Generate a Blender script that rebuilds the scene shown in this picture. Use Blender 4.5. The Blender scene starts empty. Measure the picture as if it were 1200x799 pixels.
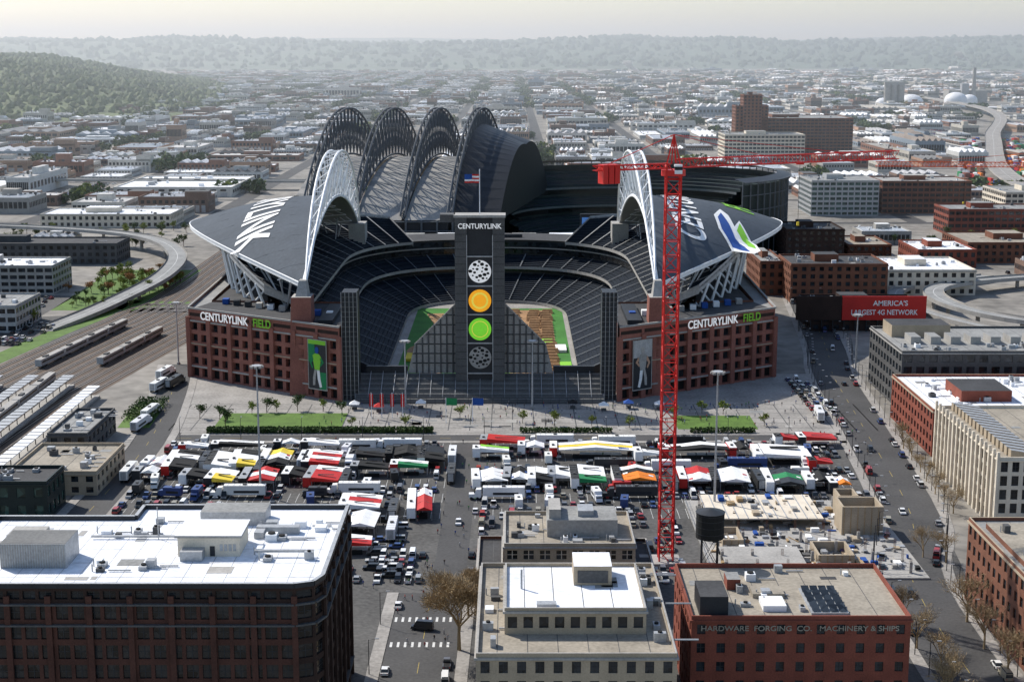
import bpy, bmesh, math, random
from mathutils import Vector, Matrix, noise
R=random.Random(7)
rad=math.radians
scn=bpy.context.scene
scn.view_settings.view_transform='Standard'; scn.view_settings.look='None'; scn.view_settings.exposure=0
# ------------------------------------------------------------ materials
def mat(name,col,rough=.8,amt=.35,scale=.15,fine=2.0,metal=0,rand=None,emis=0,spec=.3):
    m=bpy.data.materials.new(name); m.use_nodes=True
    nt=m.node_tree; N=nt.nodes; L=nt.links
    b=N['Principled BSDF']; b.inputs['Roughness'].default_value=rough; b.inputs['Metallic'].default_value=metal
    b.inputs['Specular IOR Level'].default_value=spec
    geo=N.new('ShaderNodeNewGeometry')
    n1=N.new('ShaderNodeTexNoise'); n1.inputs['Scale'].default_value=scale; n1.inputs['Detail'].default_value=5
    n2=N.new('ShaderNodeTexNoise'); n2.inputs['Scale'].default_value=fine; n2.inputs['Detail'].default_value=3
    L.new(geo.outputs['Position'],n1.inputs['Vector']); L.new(geo.outputs['Position'],n2.inputs['Vector'])
    ad=N.new('ShaderNodeMath'); ad.operation='ADD'; L.new(n1.outputs['Fac'],ad.inputs[0]); L.new(n2.outputs['Fac'],ad.inputs[1])
    mr=N.new('ShaderNodeMapRange'); mr.inputs['From Min'].default_value=.6; mr.inputs['From Max'].default_value=1.4
    mr.inputs['To Min'].default_value=1-amt; mr.inputs['To Max'].default_value=1+amt*.6
    L.new(ad.outputs[0],mr.inputs['Value'])
    mx=N.new('ShaderNodeVectorMath'); mx.operation='SCALE'
    if rand:
        oi=N.new('ShaderNodeObjectInfo'); ra=N.new('ShaderNodeValToRGB'); ra.color_ramp.interpolation='CONSTANT'
        mu=N.new('ShaderNodeMath'); mu.operation='MULTIPLY'; mu.inputs[1].default_value=rand[1]
        fr=N.new('ShaderNodeMath'); fr.operation='FRACT'
        L.new(oi.outputs['Random'],mu.inputs[0]); L.new(mu.outputs[0],fr.inputs[0]); L.new(fr.outputs[0],ra.inputs['Fac'])
        cs=rand[0]; e=ra.color_ramp.elements
        while len(e)<len(cs): e.new(.5)
        for i,c in enumerate(cs): e[i].position=i/len(cs); 
        for i,c in enumerate(cs): e[i].color=(*c,1)
        L.new(ra.outputs['Color'],mx.inputs[0])
    else: mx.inputs[0].default_value=col
    L.new(mr.outputs[0],mx.inputs['Scale']); L.new(mx.outputs[0],b.inputs['Base Color'])
    if emis:
        L.new(mx.outputs[0],b.inputs['Emission Color']); b.inputs['Emission Strength'].default_value=emis
    return m
def glassmat(name,col,rough=.12):
    m=bpy.data.materials.new(name); m.use_nodes=True
    nt=m.node_tree; N=nt.nodes; L=nt.links; b=N['Principled BSDF']
    geo=N.new('ShaderNodeNewGeometry'); w=N.new('ShaderNodeTexVoronoi'); w.inputs['Scale'].default_value=.5
    L.new(geo.outputs['Position'],w.inputs['Vector'])
    hs=N.new('ShaderNodeSeparateColor'); L.new(w.outputs['Color'],hs.inputs[0])
    ra=N.new('ShaderNodeValToRGB'); ra.color_ramp.elements[0].color=(*[c*.4 for c in col],1); ra.color_ramp.elements[1].color=(*[c*2.2 for c in col],1)
    L.new(hs.outputs[0],ra.inputs['Fac']); L.new(ra.outputs[0],b.inputs['Base Color'])
    b.inputs['Roughness'].default_value=rough; b.inputs['Specular IOR Level'].default_value=.35
    return m
M={}
def dm(k,*a,**kw): M[k]=mat(k,*a,**kw)
dm('ground',(.27,.25,.22),amt=.6,scale=.012,fine=.12)
dm('asphalt',(.075,.073,.072),amt=.4,scale=.06,fine=1.2)
dm('lot',(.1,.096,.09),amt=.6,scale=.05,fine=.8)
dm('concrete_paving',(.33,.31,.285),amt=.45,scale=.08,fine=.9)
dm('concrete',(.38,.365,.34),amt=.35,scale=.12,fine=1.5)
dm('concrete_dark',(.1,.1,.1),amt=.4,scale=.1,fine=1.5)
dm('paint_white',(.65,.65,.63),amt=.35,scale=.3)
dm('paint_yellow',(.4,.3,.08),amt=.35,scale=.3)
dm('ballast',(.12,.085,.06),amt=.5,scale=.08,fine=2)
dm('tie_bed',(.035,.026,.02),amt=.4,scale=.2,fine=2)
dm('rail',(.5,.43,.37),amt=.3,metal=.4,rough=.4)
dm('brick_red',(.24,.07,.045),amt=.45,scale=.2,fine=3)
dm('brick_stadium',(.28,.11,.082),amt=.35,scale=.15,fine=2)
dm('brick_brown',(.2,.085,.052),amt=.45,scale=.2,fine=3)
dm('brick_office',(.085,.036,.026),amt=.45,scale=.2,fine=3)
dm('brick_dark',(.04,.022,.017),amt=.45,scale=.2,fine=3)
dm('stone_beige',(.42,.345,.25),amt=.3,scale=.2,fine=3)
dm('cream',(.72,.64,.52),amt=.25,scale=.2,fine=3)
dm('white_roof',(.84,.86,.9),amt=.28,scale=.12,fine=.8)
dm('tan_roof',(.34,.3,.24),amt=.4,scale=.12,fine=1.2)
dm('gray_roof',(.29,.29,.28),amt=.4,scale=.1,fine=1.2)
dm('dark_roof',(.06,.06,.062),amt=.5,scale=.1,fine=1.2)
dm('metal_gray',(.42,.43,.44),amt=.3,scale=.5,metal=.3,rough=.5)
dm('metal_white',(.85,.86,.87),amt=.12,scale=.4,rough=.5)
dm('steel_dark',(.028,.031,.036),amt=.3,scale=.3,rough=.5)
dm('steel_green',(.016,.028,.027),amt=.3,scale=.3,rough=.5)
dm('stadium_roof',(.085,.1,.12),amt=.22,scale=.06,fine=.6,rough=.8,spec=.12)
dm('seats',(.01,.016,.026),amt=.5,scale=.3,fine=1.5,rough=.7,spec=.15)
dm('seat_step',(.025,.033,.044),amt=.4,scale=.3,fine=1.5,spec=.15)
dm('seats_green',(.01,.024,.028),amt=.4,scale=.3,fine=1.5)
dm('truss_gray',(.13,.14,.15),amt=.3,scale=.3)
dm('truss_dark',(.13,.138,.148),amt=.3,scale=.3)
dm('dirt',(.36,.21,.1),amt=.5,scale=.1,fine=.9)
dm('turf',(.05,.2,.028),amt=.4,scale=.1)
dm('grass',(.1,.18,.03),amt=.5,scale=.15,fine=1.5)
dm('black',(.012,.012,.012),amt=.3)
dm('tire',(.02,.02,.02),amt=.2)
dm('red',(.55,.025,.02),amt=.2,rough=.5)
dm('crane_red',(.65,.025,.02),amt=.15,rough=.45)
dm('crane_orange',(.7,.1,.02),amt=.15,rough=.45)
dm('orange',(.8,.22,.02),amt=.2)
dm('yellow',(.8,.6,.06),amt=.2)
dm('lime',(.25,.6,.05),amt=.15)
dm('green',(.02,.22,.08),amt=.2)
dm('blue',(.02,.08,.32),amt=.2)
dm('white_cloth',(.88,.88,.87),amt=.18,scale=.6,fine=3)
dm('glow_white',(.75,.75,.75),amt=.1,emis=.45)  # emission put into these colours; plain paint would look dark in the shade
dm('glow_orange',(.95,.4,.02),amt=.1,emis=.55)
dm('glow_yellow',(.9,.75,.1),amt=.1,emis=.4)
dm('glow_green',(.2,.65,.04),amt=.1,emis=.5)
dm('led_blue',(.1,.25,.6),amt=.3,scale=.6,emis=.3)
dm('bark',(.13,.09,.06),amt=.4)
dm('twig',(.34,.25,.14),amt=.4)
dm('leaf',(.06,.1,.025),amt=.6,scale=.3,fine=1.2)
dm('leaf_lime',(.2,.24,.04),amt=.6,scale=.3,fine=1.2)
dm('leaf_orange',(.36,.18,.07),amt=.6,scale=.3,fine=1.2)
dm('forest',(.11,.14,.045),amt=.75,scale=.01,fine=.06)
dm('far_hill',(.085,.125,.075),amt=.6,scale=.0016,fine=.012)
dm('wood',(.4,.28,.15),amt=.4)
dm('skin',(.5,.3,.2),amt=.1); dm('hair',(.04,.025,.015),amt=.1); dm('pants',(.04,.05,.09),amt=.3)
dm('shirt',(1,1,1),amt=.1,rand=([(.05,.05,.06),(.6,.6,.6),(.35,.04,.04),(.05,.1,.3),(.02,.02,.02),(.1,.3,.1),(.4,.4,.42)],1))
dm('carpaint',(1,1,1),amt=.05,rough=.3,spec=.6,rand=([(.8,.8,.8),(.3,.31,.32),(.03,.03,.035),(.75,.75,.74),(.35,.03,.03),(.04,.08,.22),(.12,.12,.13),(.5,.5,.49),(.02,.02,.02),(.3,.27,.2)],1))
dm('trailer_paint',(1,1,1),amt=.12,rough=.4,rand=([(.85,.85,.85),(.8,.8,.8),(.03,.03,.03),(.84,.84,.82),(.45,.03,.025),(.75,.75,.77),(.04,.07,.2),(.8,.79,.75),(.05,.05,.05),(.85,.84,.8)],1))
dm('wh_roof',(1,1,1),amt=.45,scale=.04,fine=.3,rand=([(.8,.81,.83),(.28,.28,.28),(.55,.54,.52),(.16,.16,.16),(.86,.87,.88),(.38,.36,.32),(.68,.69,.7),(.24,.2,.17),(.72,.72,.7),(.42,.42,.43),(.84,.85,.86),(.5,.49,.47)],1))
dm('wh_wall',(1,1,1),amt=.25,scale=.1,fine=.6,rand=([(.5,.47,.41),(.25,.13,.09),(.6,.6,.58),(.33,.32,.3),(.2,.13,.1),(.65,.62,.56),(.24,.29,.34),(.4,.25,.17)],7.3))
M['glass']=glassmat('window_glass',(.016,.02,.024))
M['glass_warm']=glassmat('window_glass_warm',(.016,.017,.018))
M['glass_green']=glassmat('window_glass_green',(.03,.06,.05))
# ------------------------------------------------------------ mesh builder
class MB:
    def __init__(s): s.v=[];s.f=[];s.m=[];s.mats=[]
    def mi(s,k):
        if k not in s.mats: s.mats.append(k)
        return s.mats.index(k)
    def poly(s,pts,k):
        i=len(s.v); s.v+= [tuple(p) for p in pts]; s.f.append(tuple(range(i,i+len(pts)))); s.m.append(s.mi(k))
    def hexa(s,b,t,k,kt=None,bottom=False):
        i=len(s.v); s.v+=[tuple(p) for p in b]+[tuple(p) for p in t]; a=s.mi(k); tt=s.mi(kt or k)
        for j in range(4):
            s.f.append((i+j,i+(j+1)%4,i+4+(j+1)%4,i+4+j)); s.m.append(a)
        s.f.append((i+4,i+5,i+6,i+7)); s.m.append(tt)
        if bottom: s.f.append((i+3,i+2,i+1,i)); s.m.append(a)
    def box(s,x0,x1,y0,y1,z0,z1,k,kt=None,bottom=True):
        s.hexa([(x0,y0,z0),(x1,y0,z0),(x1,y1,z0),(x0,y1,z0)],[(x0,y0,z1),(x1,y0,z1),(x1,y1,z1),(x0,y1,z1)],k,kt,bottom)
    def prism(s,pts,z0,z1,k,kt=None):
        n=len(pts)
        for j in range(n):
            a=pts[j];b=pts[(j+1)%n]; s.poly([(a[0],a[1],z0),(b[0],b[1],z0),(b[0],b[1],z1),(a[0],a[1],z1)],k)
        s.poly([(p[0],p[1],z1) for p in pts],kt or k)
    def tube(s,p,q,r,k,n=4,r2=None):
        p=Vector(p);q=Vector(q);d=(q-p)
        if d.length<1e-6:return
        d.normalize(); a=d.cross(Vector((0,0,1)))
        if a.length<.01:a=Vector((1,0,0))
        a.normalize(); b=d.cross(a); r2=r if r2 is None else r2
        i=len(s.v);mi=s.mi(k)
        for c,rr in((p,r),(q,r2)):
            for j in range(n):
                t=2*math.pi*(j+.5)/n; s.v.append(tuple(c+a*math.cos(t)*rr+b*math.sin(t)*rr))
        for j in range(n):
            s.f.append((i+j,i+(j+1)%n,i+n+(j+1)%n,i+n+j)); s.m.append(mi)
        s.f.append(tuple(range(i+n,i+2*n))); s.m.append(mi)
        s.f.append(tuple(range(i+n-1,i-1,-1))); s.m.append(mi)
    def lattice(s,p,q,w,h,n,r,k):
        p=Vector(p);q=Vector(q);d=(q-p).normalized(); a=d.cross(Vector((0,0,1)))
        if a.length<.05:a=Vector((1,0,0))
        a.normalize();b=a.cross(d)
        C=[a*w/2+b*h/2,-a*w/2+b*h/2,-a*w/2-b*h/2,a*w/2-b*h/2]
        for c in C: s.tube(p+c,q+c,r,k)
        for i in range(n):
            u=p.lerp(q,i/n);v=p.lerp(q,(i+1)/n)
            for j in range(4):
                c=C[j];e=C[(j+1)%4]
                if i%2: c,e=e,c
                s.tube(u+c,v+e,r*.55,k,3); s.tube(u+c,u+e,r*.5,k,3)
    def facade(s,p0,p1,z0,z1,nc,nr,wf,hf,dep,kw,kg,kmul=None):
        dx=p1[0]-p0[0];dy=p1[1]-p0[1];Ln=math.hypot(dx,dy);dx/=Ln;dy/=Ln;nx,ny=dy,-dx
        cw=Ln/nc;ch=(z1-z0)/nr
        P=lambda u,z,o=0:(p0[0]+dx*u-nx*o,p0[1]+dy*u-ny*o,z)
        for i in range(nc):
            for j in range(nr):
                u0=i*cw;u1=u0+cw;a=z0+j*ch;b=a+ch
                iu0=u0+cw*(1-wf)/2;iu1=u1-cw*(1-wf)/2;ia=a+ch*(1-hf)*.55;ib=b-ch*(1-hf)*.45
                s.poly([P(u0,a),P(u1,a),P(iu1,ia),P(iu0,ia)],kw);s.poly([P(iu0,ib),P(iu1,ib),P(u1,b),P(u0,b)],kw)
                s.poly([P(u0,a),P(iu0,ia),P(iu0,ib),P(u0,b)],kw);s.poly([P(iu1,ia),P(u1,a),P(u1,b),P(iu1,ib)],kw)
                s.poly([P(iu0,ia),P(iu1,ia),P(iu1,ia,dep),P(iu0,ia,dep)],kw);s.poly([P(iu0,ib),P(iu1,ib),P(iu1,ib,dep),P(iu0,ib,dep)],kw)
                s.poly([P(iu0,ia),P(iu0,ib),P(iu0,ib,dep),P(iu0,ia,dep)],kw);s.poly([P(iu1,ia),P(iu1,ib),P(iu1,ib,dep),P(iu1,ia,dep)],kw)
                s.poly([P(iu0,ia,dep),P(iu1,ia,dep),P(iu1,ib,dep),P(iu0,ib,dep)],kg)
                if kmul:
                    um=(iu0+iu1)/2
                    s.poly([P(um-.09,ia,dep-.06),P(um+.09,ia,dep-.06),P(um+.09,ib,dep-.06),P(um-.09,ib,dep-.06)],kmul)
                    zm=(ia+ib)/2
                    s.poly([P(iu0,zm-.07,dep-.05),P(iu1,zm-.07,dep-.05),P(iu1,zm+.07,dep-.05),P(iu0,zm+.07,dep-.05)],kmul)
    def mesh(s,name):
        me=bpy.data.meshes.new(name); me.from_pydata(s.v,[],s.f)
        for k in s.mats: me.materials.append(M[k])
        me.polygons.foreach_set('material_index',s.m); me.update(); return me
    def make(s,name,loc=(0,0,0),rz=0,parent=None):
        return inst(name,s.mesh(name),loc,rz,parent=parent)
def inst(name,me,loc=(0,0,0),rz=0,sc=(1,1,1),parent=None):
    o=bpy.data.objects.new(name,me); o.location=loc;o.rotation_euler=(0,0,rz);o.scale=sc
    scn.collection.objects.link(o)
    if parent:o.parent=parent
    return o
def empty(name):
    o=bpy.data.objects.new(name,None);scn.collection.objects.link(o);return o
def offs(P,off):
    Q=[]
    for i,p in enumerate(P):
        a=Vector(P[max(0,i-1)][:2]);c=Vector(P[min(len(P)-1,i+1)][:2]);d=(c-a).normalized();Q.append((p[0]-d.y*off,p[1]+d.x*off))
    return Q
def strip(mb,pts,w,z,k,thick=0):
    L=[];Rr=[]
    for i,p in enumerate(pts):
        a=Vector(pts[max(0,i-1)][:2]);b=Vector(pts[min(len(pts)-1,i+1)][:2]);d=(b-a).normalized();n=Vector((-d.y,d.x))
        zz=z+(p[2] if len(p)>2 else 0)
        L.append((p[0]+n.x*w/2,p[1]+n.y*w/2,zz));Rr.append((p[0]-n.x*w/2,p[1]-n.y*w/2,zz))
    for i in range(len(pts)-1):
        mb.poly([L[i],Rr[i],Rr[i+1],L[i+1]],k)
        if thick:
            for S in(L,Rr):
                a,b=S[i],S[i+1]; mb.poly([(a[0],a[1],a[2]-thick),(b[0],b[1],b[2]-thick),(b[0],b[1],b[2]+.9),(a[0],a[1],a[2]+.9)],'concrete')
def smooth(pts,n=6):
    out=[]
    for i in range(len(pts)-1):
        p0=pts[max(0,i-1)];p1=pts[i];p2=pts[i+1];p3=pts[min(len(pts)-1,i+2)]
        for j in range(n):
            t=j/n
            out.append(tuple(.5*((2*b)+(-a+c)*t+(2*a-5*b+4*c-d)*t*t+(-a+3*b-3*c+d)*t**3) for a,b,c,d in zip(p0,p1,p2,p3)))
    out.append(tuple(pts[-1]));return out
def textmesh(body,size,ext=.0,bold=.0):
    c=bpy.data.curves.new('t','FONT');c.body=body;c.size=size;c.extrude=ext;c.offset=bold
    c.align_x='CENTER';c.align_y='CENTER';o=bpy.data.objects.new('t',c);scn.collection.objects.link(o)
    bpy.context.view_layer.update();dg=bpy.context.evaluated_depsgraph_get()
    me=bpy.data.meshes.new_from_object(o.evaluated_get(dg));bpy.data.objects.remove(o);return me
def sign(name,body,size,loc,rz,k,parent=None,sx=1):
    me=textmesh(body,size,.08,size*.015);me.materials.clear();me.materials.append(M[k])
    o=inst(name,me,loc,0,(sx,1,1),parent);o.rotation_euler=(rad(90),0,rz);return o
def roofgear(mb,x0,x1,y0,y1,z,n,r):
    for _ in range(n):
        x=r.uniform(x0,x1);y=r.uniform(y0,y1);w=r.uniform(1,2.6);d=r.uniform(1,2.6);h=r.uniform(.7,1.9)
        k=r.choice(['metal_gray','metal_white','concrete_dark','metal_gray'])
        mb.box(x-w/2,x+w/2,y-d/2,y+d/2,z,z+h,k)
        if r.random()<.6: mb.tube((x,y,z+h),(x,y,z+h+.3),min(w,d)*.35,'black',8)
        if r.random()<.5: mb.tube((x+w,y,z+.3),(x+w+r.uniform(2,6),y,z+.3),.2,'metal_gray',5)
        if r.random()<.4: mb.tube((x-w,y,z),(x-w,y,z+1.6),.15,'metal_gray',5)
def shell(mb,x0,x1,y0,y1,h,kw,kr,kg='glass',bay=4,storey=3.6,wf=.55,hf=.55,dep=.3,z0=0,par=1.0,kcap='concrete',mul=None):
    nr=max(1,round((h-par-z0-.6)/storey)); zt=h-par
    for p,q in(((x0,y0),(x1,y0)),((x1,y0),(x1,y1)),((x1,y1),(x0,y1)),((x0,y1),(x0,y0))):
        L=math.hypot(q[0]-p[0],q[1]-p[1]); nc=max(1,round(L/bay))
        mb.facade(p,q,z0,zt,nc,nr,wf,hf,dep,kw,kg,mul)
    mb.poly([(x0+.4,y0+.4,zt),(x1-.4,y0+.4,zt),(x1-.4,y1-.4,zt),(x0+.4,y1-.4,zt)],kr)
    o=.35
    for a in((x0-o,x1+o,y0-o,y0+.45),(x0-o,x1+o,y1-.45,y1+o)): mb.box(*a,zt-.35,zt+.1,kcap)
    for a in((x0-o,x0+.45,y0+.45,y1-.45),(x1-.45,x1+o,y0+.45,y1-.45)): mb.box(*a,zt-.35,zt+.1,kcap)
    for a in((x0,x1,y0,y0+.4),(x0,x1,y1-.4,y1)): mb.box(*a,zt+.1,h,kw,kcap)
    for a in((x0,x0+.4,y0+.4,y1-.4),(x1-.4,x1,y0+.4,y1-.4)): mb.box(*a,zt+.1,h,kw,kcap)
    for i in range(int((x1-x0)/6)): mb.box(x0+4+i*6,x0+4.15+i*6,y0+.6,y1-.6,zt+.003,zt+.03,'concrete_dark')
    for i in range(3):
        px=R.uniform(x0+2,x1-6);py=R.uniform(y0+2,y1-6);mb.box(px,px+R.uniform(2,4),py,py+R.uniform(1.5,4),zt+.031,zt+.05,R.choice(['gray_roof','dark_roof','concrete']))
    return zt
# ------------------------------------------------------------ world, sun, camera
SA,SE=rad(-50),rad(44)
w=bpy.data.worlds.new('World');scn.world=w;w.use_nodes=True
nt=w.node_tree;bg=nt.nodes['Background'];sk=nt.nodes.new('ShaderNodeTexSky');sk.sky_type='NISHITA';sk.sun_disc=False
sk.sun_elevation=SE;sk.sun_rotation=SA%(2*math.pi);sk.air_density=1.0;sk.dust_density=.8;sk.altitude=100
nt.links.new(sk.outputs[0],bg.inputs[0]);bg.inputs[1].default_value=.15
sun=bpy.data.lights.new('sun','SUN');sun.energy=5;sun.angle=rad(.5);sun.color=(1,.95,.87)
so=bpy.data.objects.new('sun',sun);scn.collection.objects.link(so)
S=Vector((math.sin(SA)*math.cos(SE),math.cos(SA)*math.cos(SE),math.sin(SE)));so.rotation_euler=(S).to_track_quat('Z','Y').to_euler()
cam=bpy.data.cameras.new('camera');cam.lens=52.7;cam.sensor_width=36;cam.clip_end=120000;cam.clip_start=1
co=bpy.data.objects.new('camera',cam);co.location=(0,0,140);co.rotation_euler=(rad(78.91),0,0);scn.collection.objects.link(co);scn.camera=co
mv=bpy.data.materials.new('air_haze');mv.use_nodes=True;n=mv.node_tree;n.nodes.clear()
vs=n.nodes.new('ShaderNodeVolumeScatter');vs.inputs['Color'].default_value=(.9,.97,1,1);vs.inputs['Density'].default_value=.00011;vs.inputs['Anisotropy'].default_value=.35
ou=n.nodes.new('ShaderNodeOutputMaterial');n.links.new(vs.outputs[0],ou.inputs['Volume'])
b=MB();b.box(-16000,16000,1000,26000,-8,420,'glass');me=b.mesh('atmosphere');me.materials.clear();me.materials.append(mv);inst('atmosphere',me)
# ------------------------------------------------------------ ground & roads
b=MB();b.poly([(-60000,-2000,0),(60000,-2000,0),(60000,90000,0),(-60000,90000,0)],'ground');b.make('ground')
b=MB();b.poly([(-140,300,.004),(112,300,.004),(145,560,.004),(-140,560,.004)],'lot');b.make('parking_lot')
b=MB();b.poly([(-130,538,.012),(135,538,.012),(150,640,.012),(-150,640,.012)],'concrete_paving')
for i in range(34): b.box(-128+i*8,-127.6+i*8,541,583,.016,.02,'concrete_dark')
for i in range(6): b.box(-128,133,545+i*7.5,545.3+i*7.5,.021,.025,'concrete_dark')
for i in range(26):
    x=R.uniform(-60,110);y=R.uniform(541,576);b.box(x,x+R.uniform(2,6),y,y+R.uniform(2,5),.026,.03,R.choice(['concrete','gray_roof','lot']))
b.make('plaza_paving')
def road(name,pts,wd,z=.02,dash=True,k='asphalt',walk=True):
    b=MB();P=smooth(pts,5);strip(b,P,wd,z,k)
    if dash:
        for i in range(len(P)-1):
            a=Vector(P[i][:2]);c=Vector(P[i+1][:2]);L=(c-a).length;n=int(L/12)
            for j in range(n):
                u=a.lerp(c,j/n);v=a.lerp(c,(j+.3)/n);strip(b,[tuple(u),tuple(v)],.16,z+.004,'paint_yellow')
    if walk:
        for sgn in(-1,1):
            strip(b,offs(P,sgn*(wd/2+1.6)),3.0,.14,'concrete_paving');Q=offs(P,sgn*(wd/2+.05))
            for i in range(len(Q)-1): b.poly([(*Q[i],0),(*Q[i+1],0),(*Q[i+1],.14),(*Q[i],.14)],'concrete')
    return b.make(name)
ST=[(104,290),(107,380),(122,440),(132,547),(140,640),(152,720),(182,1000)]
road('street',ST,17)
road('street',[(-22,290),(-21,372)],17,.02,True)
road('street',[(-17,374),(-16.5,450),(-16,531)],9,.02,False,'asphalt',False)
road('street',[(-130,430),(-131,520),(-140,600),(-150,660)],12)
road('cross_street',[(-122,530),(0,530),(121,530)],8,.024)
b=MB()
for y in(336,352):
    for i in range(9): b.box(-29.2+i*1.7,-28.6+i*1.7,y,y+3,.03,.034,'paint_white')
for y in(440,456,472,488,504,518):
    for i in range(90):
        x=-122+i*2.7
        if x<112: b.box(x,x+.12,y-5,y+5,.014,.018,'paint_white')
b.make('road_markings')
b=MB()
AV=[-1700+145*i for i in range(30)]
for x in AV: b.poly([(x-8,1210,.03),(x+8,1210,.03),(x+8,9000,.03),(x-8,9000,.03)],'asphalt')
for i in range(40):
    y=1210+185*i; b.poly([(-3500,y-6,.05),(3500,y-6,.05),(3500,y+6,.05),(-3500,y+6,.05)],'asphalt')
b.make('road_grid')
b=MB()
b.poly([(-112,543,.04),(-64,543,.04),(-64,568,.04),(-112,568,.04)],'grass')
b.poly([(62,543,.04),(92,543,.04),(92,564,.04),(62,564,.04)],'grass')
b.poly([(-148,545,.04),(-136,545,.04),(-138,580,.04),(-150,580,.04)],'grass')
b.poly([(-250,800,.03),(-204,800,.03),(-198,950,.03),(-255,950,.03)],'grass')
b.poly([(-330,700,.03),(-222,700,.03),(-212,790,.03),(-330,760,.03)],'lot')
b.poly([(-420,780,.03),(-250,780,.03),(-250,850,.03),(-420,850,.03)],'lot')
TR=smooth([(-214,380),(-207,560),(-199,640),(-188,725),(-178,800),(-172,1000),(-172,2600)],6)
strip(b,offs(TR[:30],40),12,.045,'grass')
b.make('lawn')
b=MB()
strip(b,TR,66,.02,'ballast')
for off in range(-30,32,5):
    strip(b,offs(TR,off),2.7,.06,'tie_bed')
    for g in(-.75,.75): strip(b,offs(TR,off+g),.26,.2,'rail')
b.make('railway_tracks')
for x in(-170,-186,-201,-216):
    b=MB();y0=470 if x==-170 else 490
    b.box(x-2.2,x+2.2,y0,y0+125,.07,.9,'concrete')
    b.box(x-2.4,x+2.4,y0,y0+125,4.6,4.9,'metal_gray' if x!=-170 else 'metal_white')
    for i in range(25): b.box(x-2.45,x+2.45,y0+i*5,y0+i*5+.25,4.9,5.05,'concrete_dark')
    for i in range(14): b.tube((x,y0+3+i*9,.9),(x,y0+3+i*9,4.6),.18,'steel_dark',6)
    b.make('platform_canopy')
def train(name,x,y,rz,n):
    b=MB()
    for i in range(n):
        L=i*26; b.box(-1.5,1.5,L,L+25,1,4,'metal_gray','concrete');b.box(-1.53,1.53,L+1,L+24,2.3,3.1,'glass')
        for q in(3,6,19,22): b.box(-1.3,1.3,L+q-.5,L+q+.5,.2,1,'tire')
        b.box(-.8,.8,L+6,L+10,4,4.5,'concrete_dark')
    b.make(name,(x,y,.1),rz)
train('passenger_train',-193.5,470,rad(1),6);train('passenger_train',-210,650,rad(-7),4);train('passenger_train',-184,655,rad(-7),3)
b=MB()
for i in range(16):
    L=i*17;k=['brick_brown','orange','blue','concrete_dark','green','brick_red'][i*7%6];b.box(-1.5,1.5,L,L+15.5,1,4.2,k);b.box(-1.55,1.55,L+6.5,L+9,1.1,4,'metal_gray')
    for q in(2,13.5): b.box(-1.3,1.3,L+q-1,L+q+1,.2,1,'tire')
b.make('freight_train',(-160,830,.1),rad(1))
# ------------------------------------------------------------ vehicles
def car(kind):
    b=MB();W=.9
    if kind=='car': L,hb,prof=2.25,.85,[(-1.9,.85),(-1.2,1.42),(.45,1.42),(1.15,.9)]
    elif kind=='suv': L,hb,prof=2.4,1.0,[(-2.3,1.0),(-2.1,1.78),(.6,1.78),(1.25,1.05)]
    elif kind=='pickup': L,hb,prof=2.75,1.0,[(-.5,1.0),(-.4,1.8),(.9,1.8),(1.5,1.05)]
    else: L,hb,prof=2.8,1.1,[(-2.75,1.1),(-2.7,2.4),(1.3,2.4),(2.1,1.2)]
    b.hexa([(-W,-L,.32),(W,-L,.32),(W,L,.32),(-W,L,.32)],[(-W*1.0,-L*.98,hb),(W,-L*.98,hb),(W*.95,L*.94,hb-.12),(-W*.95,L*.94,hb-.12)],'carpaint',bottom=True)
    p=prof;w2=W*.78
    b.hexa([(-W*.95,p[0][0],p[0][1]-.02),(W*.95,p[0][0],p[0][1]-.02),(W*.95,p[3][0],p[3][1]-.1),(-W*.95,p[3][0],p[3][1]-.1)],
           [(-w2,p[1][0],p[1][1]),(w2,p[1][0],p[1][1]),(w2,p[2][0],p[2][1]),(-w2,p[2][0],p[2][1])],'glass','carpaint')
    if kind=='van':
        b.box(-W*.96,W*.96,-2.72,1.2,1.1,2.05,'carpaint')
    if kind=='pickup': b.box(-.75,.75,-2.6,-.7,hb,hb+.02,'black'); 
    for x in(-W,W):
        for y in(-L*.62,L*.62): b.tube((x-.1,y,.34),(x+.1,y,.34),.34,'tire',8)
    b.box(-.75,-.45,L*.94,L*.985,.6,.72,'white_cloth');b.box(.45,.75,L*.94,L*.985,.6,.72,'white_cloth')
    b.box(-.8,-.5,-L*1.0,-L*.97,.65,.8,'red');b.box(.5,.8,-L*1.0,-L*.97,.65,.8,'red')
    return b.mesh(kind)
CAR=[car('car'),car('suv'),car('pickup'),car('van')]
b=MB()
b.box(-1.3,1.3,-8,5.2,1.1,4.1,'trailer_paint');b.box(-.5,.5,-7.8,7.6,.8,1.09,'black')
for i in range(7): b.box(-1.2,1.2,-7.6+i*1.9,-7.5+i*1.9,4.1,4.14,'metal_gray')
b.box(-.5,.5,-2,-.8,4.14,4.5,'concrete_dark');b.box(-1.33,1.33,-6,2,1.7,2.5,'steel_dark')
b.hexa([(-1.2,5.7,.7),(1.2,5.7,.7),(1.2,8.4,.7),(-1.2,8.4,.7)],[(-1.15,5.7,3.5),(1.15,5.7,3.5),(1.15,7.2,3.4),(-1.15,7.2,3.4)],'trailer_paint')
b.box(-1.1,1.1,8.0,9.6,.7,1.9,'trailer_paint');b.box(-1.0,1.0,7.45,7.95,2.2,2.9,'glass');b.box(-.9,.9,-8.05,-8.01,1.3,3.9,'metal_gray')
for y in(-6.8,-5.6,5.6,6.9,8.8):
    for x in(-1.1,1.1): b.tube((x-.18,y,.5),(x+.18,y,.5),.5,'tire',8)
SEMI=b.mesh('semi_truck')
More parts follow.
